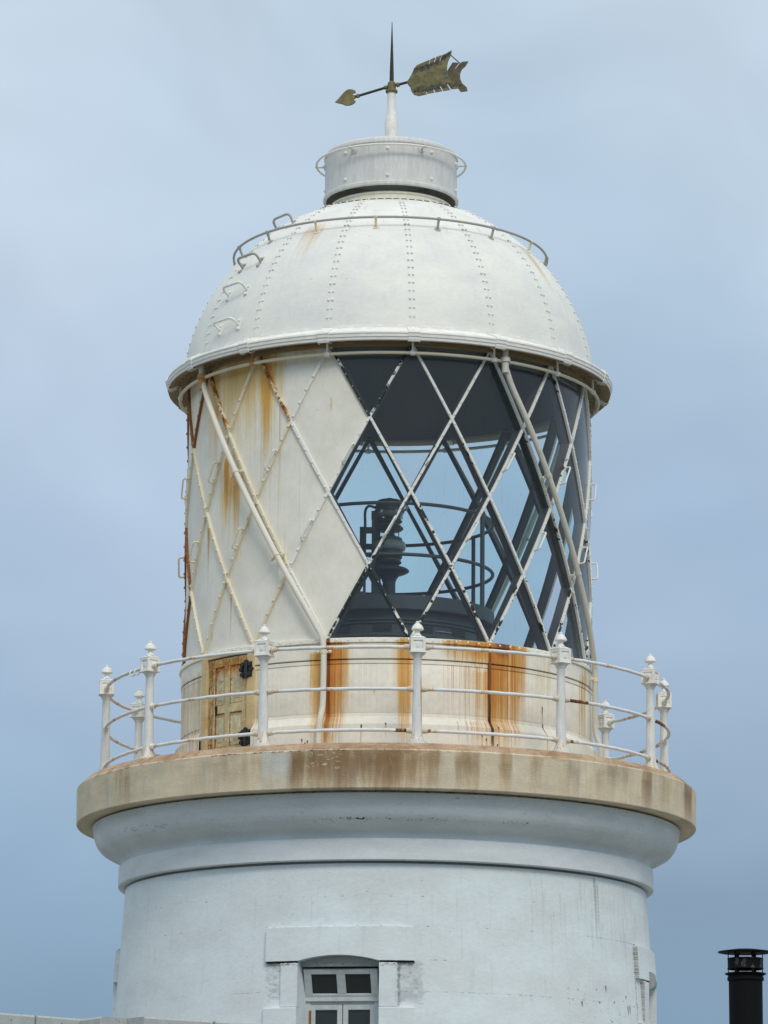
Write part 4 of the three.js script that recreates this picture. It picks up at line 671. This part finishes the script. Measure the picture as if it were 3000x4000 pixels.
// ================================================================== gallery railing
{
  const RY = 14.21, rail = thing('gallery_railing', 'white iron gallery railing of twelve finial posts and three curved rails, rust stained', 'railing', [0, RY, 0]);
  const P = (name, g, m, parent = rail, label, kind) => part(name, down(merge([].concat(g)), RY), m, parent, label, kind);
  const RR = 3.2485, posts = Array.from({ length: 12 }, (_, k) => 5.7 + 30 * k);
  const postTex = (seed, streak) => toTex(canvas(256, 512, (ctx, W, H) => {
    ctx.fillStyle = 'rgb(222,224,222)'; ctx.fillRect(0, 0, W, H); const R = rng(seed);
    runs(ctx, R, 50, 0, W, H * .5, H, 20, 120, 2, 10, [CREAM, OCHRE], .04, .14, 1);
    runs(ctx, R, 110, 0, W, H * .84, H, 10, 60, 2, 8, [CREAM, OCHRE, ORANGE], .12, .36, 1); specks(ctx, R, 40, 0, W, H * .9, H, 1, 7, [RUST, DRUST, ORANGE], .3, .7); runs(ctx, R, 30, 0, W, H * .28, H * .32, 10, 60, 1, 5, [CREAM, OCHRE], .1, .3, .6);
    if (streak) { const x = W * .66; runs(ctx, R, 30 * streak, x - 10, x + 14, H * .44, H * .5, 160, 260, 2, 8, [ORANGE, RUST, OCHRE], .15, .4, .8); if (streak > 1) runs(ctx, R, 24, x + 2, x + 12, H * .43, H * .46, 200, 270, 2, 6, [DRUST, BLACKR], .3, .7, .6); }
    specks(ctx, R, 260, 0, W, 0, H, .6, 3.2, [[170, 170, 166], RUST, [150, 150, 146], CREAM], .2, .6);
    grain(ctx, W, H, (x, y) => g3(1 + (fbm(x * .04, y * .03, seed, 3) - .5) * .1 + (fbm(x * .3, y * .3, seed + 2, 2) - .5) * .10));
  }));
  const PM = [0, 1, 2].map((s) => std({ map: postTex(500 + s * 10, s), roughness: .55 }));
  const uvp = (th, y) => [th / 360 + .5, (y - 14.2) / 1.37];
  const shaft = lathe([[.098, 14.205], [.098, 14.245], [.090, 14.25], [.088, 14.262], [.080, 14.268], [.074, 14.285], [.060, 14.33], [.056, 14.40], [.050, 14.7], [.0455, 15.0], [.0435, 15.15], [.050, 15.165], [.056, 15.172], [.056, 15.180], [.066, 15.188], [.070, 15.198], [.076, 15.204], [.076, 15.213]], { seg: 24, uv: uvp, crease: 30 });
  const plinth = (() => { const g = new THREE.CylinderGeometry(.112, .116, .045, 8).rotateY(22.5 * RAD).toNonIndexed(); g.translate(0, 14.228, 0); return g; })();
  const block = (() => {
    const out = [], h = .0805, y0 = 15.216, y1 = 15.372;
    for (let f = 0; f < 4; f++) {           // recessed square panel on each face
      const lv = [[h, h, 0], [h * .66, .052, 0], [h * .60, .047, -.012], [h * .30, .026, -.012], [h * .24, .021, -.004]], g = [];
      for (let i = 0; i < lv.length - 1; i++) { const [a, b, c] = lv[i], [d, e, k] = lv[i + 1], cy = (y0 + y1) / 2, ring = (w, hh, z) => [[-w, cy - hh], [w, cy - hh], [w, cy + hh], [-w, cy + hh]].map(([x, y]) => new THREE.Vector3(x, y, h + z)); const A = ring(a, i ? b : (y1 - y0) / 2, c), B = ring(d, e, k); for (let s = 0; s < 4; s++) { const t = (s + 1) % 4; for (const tri of [[A[s], A[t], B[s]], [A[t], B[t], B[s]]]) g.push(...tri); } if (i === lv.length - 2) for (const tri of [[B[0], B[1], B[2]], [B[0], B[2], B[3]]]) g.push(...tri); }
      const q = new THREE.BufferGeometry().setFromPoints(g); q.setAttribute('uv', new THREE.Float32BufferAttribute(g.flatMap((p) => [p.x + .5, p.y]), 2)); q.computeVertexNormals(); q.rotateY(f * Math.PI / 2); out.push(q);
    }
    out.push(cbox(.176, .012, .176, .004).translate(0, 15.217, 0), cbox(.166, .01, .166, .004).translate(0, 15.373, 0));
    const pyr = new THREE.CylinderGeometry(.038, .112, .03, 4).rotateY(45 * RAD).toNonIndexed(); pyr.translate(0, 15.393, 0); out.push(pyr);
    return merge(out);
  })();
  const fin = (() => {
    const cap = [[.030, 15.468], [.060, 15.466], [.068, 15.472], [.0665, 15.482], [.058, 15.503], [.042, 15.525], [.024, 15.540], [.017, 15.545], [.0215, 15.551], [.0175, 15.562], [.0, 15.568]];
    return merge([lathe([[.05, 15.40], [.040, 15.412], [.031, 15.425], [.0265, 15.442], [.0265, 15.452], [.032, 15.468]], { seg: 16, crease: 50 }), lathe(cap, { seg: 48, crease: 40, fr: (th, j) => j > 0 && j < 7 ? -.0035 * (1 - Math.abs(Math.sin(th * 8 * RAD))) * (j < 5 ? 1 : .5) : 0 })]);
  })();
  posts.forEach((th, k) => {
    const g = new THREE.Group(); g.name = 'post'; const p = pt(th, RR, 0); g.position.copy(p); g.rotation.y = th * RAD; rail.add(g);
    const lean = k === 1 ? 2 : k === 0 || k === 2 ? 1 : 0;
    const Q = (n, geo, m) => part(n, down(geo.clone(), RY), m, g);
    Q('shaft', merge([shaft, plinth]), PM[lean]); Q('head_block', block, M.white); Q('finial', fin, M.white);
    const bs = []; for (const y of [15.281, 14.823, 14.372]) for (const s of [-1, 1]) { const sr = y > 15.2 ? .09 : y > 14.6 ? .054 : .062; bs.push(new THREE.SphereGeometry(.034, 12, 8).translate(s * (sr + .012), y, -.003), cylG(.028, .028, .04, 12).rotateZ(Math.PI / 2).translate(s * (sr + .034), y, -.003)); }
    Q('rail_boss', merge(bs), lean > 0 || k === 11 ? M.bossRust ?? (M.bossRust = std({ map: paintTex(520, [214, 204, 186], { runs: 200, al: .4, cols: [OCHRE, ORANGE, CREAM], specks: 160, scols: [RUST, DRUST] }), roughness: .7 })) : M.white);
  });
  // rails: white with rust where the paint has gone; painted underside shade at right
  const rustShadeAt = { M1: [[0, .13, 1], [.13, .2, .4]], M2: [[0, .14, 1], [.14, .3, .5]], M3: [[.02, .75, .5]], B2: [[0, .08, .8], [.1, .4, .2]], B1: [[0, .05, .6]], B3: [[0, .8, .5]], T3: [[.4, .8, .25]], B11: [[.9, 1, .7]], B0: [[0, .04, .6]], clean: [[0, .012, .25], [.985, 1, .25], [.4, .42, .03]] };
  const mats = new Map();
  const railMat = (key) => {
    if (mats.has(key)) return mats.get(key);
    const R = rng(key.length * 31 + key.charCodeAt(key.length - 1)), t = toTex(canvas(1024, 32, (ctx, W, H) => {
      ctx.fillStyle = 'rgb(226,228,226)'; ctx.fillRect(0, 0, W, H);
      for (const [a, b, s] of rustShadeAt[key] ?? []) { specks(ctx, R, 260 * s, a * W, b * W, 0, H, 3, 18, [DRUST, BLACKR, RUST], .35, .9 * s + .1); specks(ctx, R, 80, a * W, (b + .06) * W, 0, H, 2, 8, [OCHRE, ORANGE], .1, .4); }
      specks(ctx, R, 80, 0, W, 0, H, .6, 3, [[176, 170, 158], CREAM], .2, .5);
      grain(ctx, W, H, (x, y) => g3(1 + (fbm(x * .03, y * .1, 530, 3) - .5) * .12));
    })); const m = std({ map: t, roughness: .5 }); mats.set(key, m); return m;
  };
  for (let k = 0; k < 12; k++) for (const [row, y] of [['T', 15.281], ['M', 14.823], ['B', 14.372]]) {
    const key = rustShadeAt[row + k] ? row + k : 'clean';
    const rr = rng(k * 7 + row.charCodeAt(0)), sag = (rr() - .5) * .010;
    const pts = Array.from({ length: 13 }, (_, i) => { const t = i / 12; return pt(lerp(posts[k] + 1.2, posts[k] + 28.8, t), RR - .003 + (k === 2 ? .012 * Math.sin(t * Math.PI) : 0), y + sag * Math.sin(t * Math.PI) + .0015 * Math.sin(t * 40 + k)); });
    P('rail', tube(pts, .0195, 12, 48), railMat(key));
  }
  for (const th of [-59.5, -61.6]) P('shackle', new THREE.TorusGeometry(.028, .008, 8, 16).applyMatrix4(new THREE.Matrix4().makeRotationY((th + 70) * RAD).setPosition(pt(th, RR, 15.255))), M.white);
}

// ================================================================== lamp inside the lantern
{
  const BY = 15.3;
  const ped = thing('lamp_pedestal', 'broad dark round pedestal table with handrails inside the glazed lantern', 'pedestal', [0, BY, 0]);
  const P = (name, g, m, parent = ped, label, kind) => part(name, down(merge([].concat(g)), BY), m, parent, label, kind);
  const drum = P('drum', lathe([[1.15, 15.3], [1.15, 15.74], [1.17, 15.745], [1.17, 15.765], [1.155, 15.77], [1.155, 15.78], [1.17, 15.785], [1.17, 15.80], [1.15, 15.81], [1.15, 15.925], [1.17, 15.93], [1.17, 15.945], [1.155, 15.95], [1.155, 15.965], [1.175, 15.97], [1.175, 15.985], [1.15, 15.99], [1.15, 16.08]], { seg: 96, crease: 20 }), M.pedG ?? (M.pedG = std({ color: new THREE.Color().setRGB(.05, .056, .062), roughness: .5 })));
  for (let k = 0; k < 15; k++) P('inset_panel', cblock(-8.5 + 24 * k, 2.4 + 24 * k, 15.83, 15.91, 1.14, 1.158, 6, null, .004), M.darker, drum);
  P('name_strip', cblock(28, 39, 15.858, 15.866, 1.14, 1.168, 6, null, .002), M.greyed, drum).name = 'trim_strip';
  P('table_rim', lathe([[1.15, 16.08], [1.20, 16.07], [1.235, 16.075], [1.243, 16.085], [1.243, 16.235], [1.235, 16.245], [.3, 16.25], [.0, 16.25]], { seg: 96, crease: 24 }), M.pedG);
  for (const y of [17.31, 16.714]) P('handrail', tube(arc(-180, 176, 1.222, y, 89), .021, 10, 180, true), M.dark);
  for (const [th, r] of [[62.8, .027], [124.1, .024], [-175, .02], [-114, .02], [-57, .02]]) P('stanchion', cylG(r, r, 1.07, 12).translate(...pt(th, 1.222, 16.78).toArray()), M.dark);
  P('control_box', cbox(.20, .20, .22, .02).translate(-.36, 16.33, .35), M.dark);

  const lamp = thing('beacon_lamp', 'dark stacked navigation lamp with ribbed discs and glass drums on the pedestal', 'lamp', [.012, 16.25, 0]);
  const S = (name, prof, m, o = {}) => part(name, lathe(prof.map(([r, y]) => [r, y - 16.25]), { seg: 40, crease: 26, ...o }), m, lamp);
  const disc = (y, r, t, inner = .05) => smooth([[inner, y + t * .5], [r * .8, y + t * .45], [r, y], [r * .8, y - t * .45], [inner, y - t * .5]], 4);
  S('column', [[.075, 16.25], [.075, 16.62], [.09, 16.66], [.13, 16.715]], M.dark);
  S('bowl', smooth([[.05, 16.80], [.18, 16.795], [.232, 16.765], [.234, 16.75], [.18, 16.72], [.12, 16.705]], 4), M.dark);
  S('disc', disc(16.858, .147, .05), M.dark); S('disc', disc(17.347, .152, .05), M.dark); S('disc', disc(17.262, .165, .065), M.dark);
  S('drum', [[.05, 16.90], [.14, 16.90], [.152, 16.915], [.152, 16.985], [.14, 17.0], [.05, 17.0]], M.dark);
  S('lens', smooth([[.10, 17.0], [.17, 17.005], [.192, 17.03], [.192, 17.06], [.165, 17.098], [.10, 17.10]], 4), M.lensGlass);
  S('lens_core', [[.08, 17.0], [.08, 17.1]], M.lining);
  S('drum', [[.05, 17.10], [.15, 17.10], [.155, 17.11], [.15, 17.145], [.10, 17.165], [.05, 17.165]], M.dark);
  S('spool', [[.09, 17.165], [.06, 17.19], [.06, 17.225], [.09, 17.235]], M.dark);
  S('lens', smooth([[.10, 17.39], [.13, 17.395], [.15, 17.42], [.15, 17.45], [.12, 17.48]], 4), M.lensGlass);
  S('core', [[.07, 16.80], [.05, 16.86], [.05, 17.6]], M.dark, { seg: 16 });
  S('cap', [[.10, 17.475], [.165, 17.478], [.168, 17.53], [.165, 17.54], [.158, 17.55], [.155, 17.585], [.13, 17.60], [.03, 17.606], [.03, 17.628], [.0, 17.63]], M.dark);
  M.brass = std({ color: new THREE.Color().setRGB(.38, .30, .16), roughness: .35, metalness: .8 });
  for (const [y, r] of [[16.998, .158], [17.102, .158], [17.395, .155], [17.476, .172], [16.885, .13], [17.30, .13]]) part('brass_band', new THREE.TorusGeometry(r, .006, 6, 36).rotateX(Math.PI / 2).translate(0, y - 16.25, 0), M.brass, lamp);
  for (let i = 0; i < 5; i++) part('prism_ring', new THREE.TorusGeometry(.176 + .012 * Math.sin((i + .5) / 5 * Math.PI), .009, 6, 40).rotateX(Math.PI / 2).translate(0, 17.012 + i * .019 - 16.25, 0), M.lensGlass, lamp);
  const G = (name, g, m) => part(name, merge([].concat(g)).translate(-.012, -16.25, 0), m, lamp);
  G('bulb', new THREE.SphereGeometry(.045, 14, 10).translate(.185, 17.505, .06), M.lensGlass);
  const rods = []; for (let k = 0; k < 6; k++) rods.push(cylG(.006, .006, .85, 6).translate(.012 + .11 * Math.cos(k * 1.047), 17.17, .11 * Math.sin(k * 1.047))); G('tie_rod', rods, M.dark);
  G('support_column', [cbox(.10, 1.23, .10, .006).translate(-.145, 16.865, -.06), cbox(.105, .03, .11, .004).translate(-.145, 17.0, -.06), cbox(.12, .09, .12, .006).translate(-.14, 17.43, -.06)], M.dark);
  G('support_bracket', [cbox(.06, .33, .03, .004).translate(-.305, 17.13, -.06), cbox(.17, .075, .03, .004).translate(-.25, 17.255, -.06), cbox(.14, .03, .03, .004).translate(-.22, 17.04, -.06), cbox(.15, .035, .03, .004).rotateZ(-.35).translate(-.235, 16.955, -.06)], M.dark);
  G('conduit', tube([[-.275, 16.45, 0], [-.275, 16.8, 0], [-.272, 17.3, 0], [-.27, 17.48, 0], [-.24, 17.53, 0], [-.2, 17.53, 0], [-.12, 17.50, 0]].map((a) => new THREE.Vector3(...a)), .016, 8, 40), M.dark);
}

// ================================================================== low flat-roofed building in front (only the top of its parapet reaches the frame)
const gY = (x, z) => { const r = Math.hypot(x, z); let y = lerp(3.2, 6.4, sst(2, 40, z)); if (z < 0) y = lerp(3.2, -12, sst(0, -120, z)); y -= sst(40, 300, r) * 14; return y + (fbm(x * .08, z * .08, 900, 4) - .5) * 1.2 * sst(4, 12, r); };
{
  const b = thing('flat_roofed_building', 'grey stone parapet of a low flat roofed building below the tower', 'building', [0, 4, 0]);
  const P1 = [-2.032, 17.638], P2 = [-1.732, 18.031], a1 = [-.73, .684], d2 = [.796, -.605], dep = [-.62, -.785];
  const P0 = [P1[0] + 6 * a1[0], P1[1] + 6 * a1[1]], P3 = [P2[0] + 8 * d2[0], P2[1] + 8 * d2[1]], P4 = [P3[0] + 5 * dep[0], P3[1] + 5 * dep[1]], P5 = [P0[0] + 5 * dep[0], P0[1] + 5 * dep[1]];
  const poly = [P0, P1, P2, P3, P4, P5], H = 10.09;
  M.stone = std({ map: paintTex(700, [176, 180, 178], { runs: 60, al: .2, cols: [[140, 142, 138], [196, 198, 194]], specks: 500, scols: [[90, 92, 88], [120, 122, 116], [60, 60, 56]] }), roughness: .9 });
  const wallSide = (p, q, y0, y1, inset = 0) => grid(6, 4, (u, v) => new THREE.Vector3(lerp(p[0], q[0], u), lerp(y0, y1, v) - 4, lerp(p[1], q[1], u)), (u, v) => [u * Math.hypot(q[0] - p[0], q[1] - p[1]) * .7, v * (y1 - y0) * .7]);
  part('wall', merge(poly.map((p, i) => wallSide(p, poly[(i + 1) % 6], 2, 9.9))), M.stone, b);
  const roof = new THREE.Shape(); poly.forEach(([x, z], i) => i ? roof.lineTo(x, -z) : roof.moveTo(x, -z));
  part('roof', new THREE.ShapeGeometry(roof).rotateX(-Math.PI / 2).translate(0, 9.6 - 4, 0).toNonIndexed(), std({ color: new THREE.Color().setRGB(.2, .2, .2), roughness: .9 }), b);
  // coping stones along each side
  poly.forEach((p, i) => {
    const q = poly[(i + 1) % 6], L = Math.hypot(q[0] - p[0], q[1] - p[1]), n = Math.max(1, Math.round(L / .58)), dir = [(q[0] - p[0]) / L, (q[1] - p[1]) / L];
    for (let k = 0; k < n; k++) {
      const s0 = L * k / n + (k ? .006 : i === 2 ? .0 : 0), s1 = L * (k + 1) / n - (k < n - 1 ? .006 : 0), R = rng(i * 50 + k), w = .24, len = s1 - s0, hh = .16 + (R() - .5) * .008;
      const g = cbox(len, hh, w, .012).rotateY(-Math.atan2(dir[1], dir[0])); const c = (s0 + s1) / 2, nx = dir[1], nz = -dir[0];
      g.translate(p[0] + dir[0] * c + nx * (-w / 2 + .03) * -1 * -1, H - .08 + (R() - .5) * .004 - 4, p[1] + dir[1] * c + nz * (-w / 2 + .03) * -1 * -1);
      part('coping_stone', g, M.stone, b);
    }
  });
}

// ================================================================== stove flue
{
  const FX = 2.873, FZ = 13.3, FY = 9.6, flue = thing('stove_flue', 'black metal stove flue with a flat rain cap, at the right edge', 'flue', [FX, FY, FZ]);
  M.flue = new THREE.MeshPhysicalMaterial({ specularIntensity: .35, map: paintTex(710, [12, 12, 14], { runs: 40, al: .2, cols: [[30, 32, 36], [6, 6, 7]], specks: 20, scols: [[50, 50, 50]] }), roughness: .75, metalness: 0 });
  M.flueScuffed = new THREE.MeshPhysicalMaterial({ specularIntensity: .35, map: toTex(canvas(512, 128, (ctx, W, H) => { ctx.fillStyle = 'rgb(12,12,14)'; ctx.fillRect(0, 0, W, H); const R = rng(711); for (const [x, y] of [[.47, .6], [.545, .3], [.55, .75], [.66, .6], [.4, .5]]) specks(ctx, R, 30, W * x - 9, W * x + 9, H * y - 16, H * y + 14, 2, 10, [[130, 124, 118], [104, 98, 94], [60, 56, 54]], .2, .7); })), roughness: .65 });
  const F = (name, prof, m, o) => part(name, lathe(prof.map(([r, y]) => [r, y - FY]), { seg: 48, crease: 26, ...o }), m, flue);
  F('pipe', [[.142, 9.6], [.142, 9.7], [.132, 9.7], [.1345, 10.80], [.1355, 10.80], [.145, 10.805], [.146, 10.825], [.14, 10.835], [.14, 10.846], [.125, 10.85], [.12, 10.4]], M.flue);
  F('collar', [[.12, 10.848], [.155, 10.85], [.168, 10.858], [.155, 10.864], [.12, 10.866]], M.flue);
  F('sleeve', [[.136, 10.896], [.1435, 10.894], [.1435, 10.904], [.1415, 10.908], [.1415, 10.97], [.1435, 10.974], [.1425, 10.982], [.136, 10.982], [.136, 10.896]], M.flueScuffed);
  F('cap', [[.0, 11.038], [.20, 11.024], [.219, 11.028], [.217, 11.034], [.10, 11.052], [.0, 11.058]], M.flue);
  const legs = []; for (let k = 0; k < 6; k++) { const a = k * Math.PI / 3 + .35; legs.push(cbox(.02, .18, .006, .001).rotateY(a).translate(Math.sin(a) * .136, 10.94 - FY, Math.cos(a) * .136)); }
  legs.forEach((g) => part('cap_leg', g, M.flue, flue));
}

// ================================================================== ground
{
  const g = grid(160, 160, (u, v) => { const s = (t) => { const q = t * 2 - 1; return Math.sign(q) * (Math.abs(q) * 30 + Math.abs(q) ** 4 * 1400); }; const x = s(u), z = s(1 - v); return new THREE.Vector3(x, gY(x, z), z); }, (u, v, p) => [p.x * .25, p.z * .25]);
  const m = part('ground', g, std({ map: toTex(canvas(512, 512, (ctx, W, H) => { ctx.fillStyle = 'rgb(112,112,104)'; ctx.fillRect(0, 0, W, H); grain(ctx, W, H, (x, y) => g3(.6 + fbm(x * .05, y * .05, 801, 5) * .9)); })), roughness: 1 }), scene);
  m.userData = { kind: 'structure' };
}

renderer.render(scene, camera);
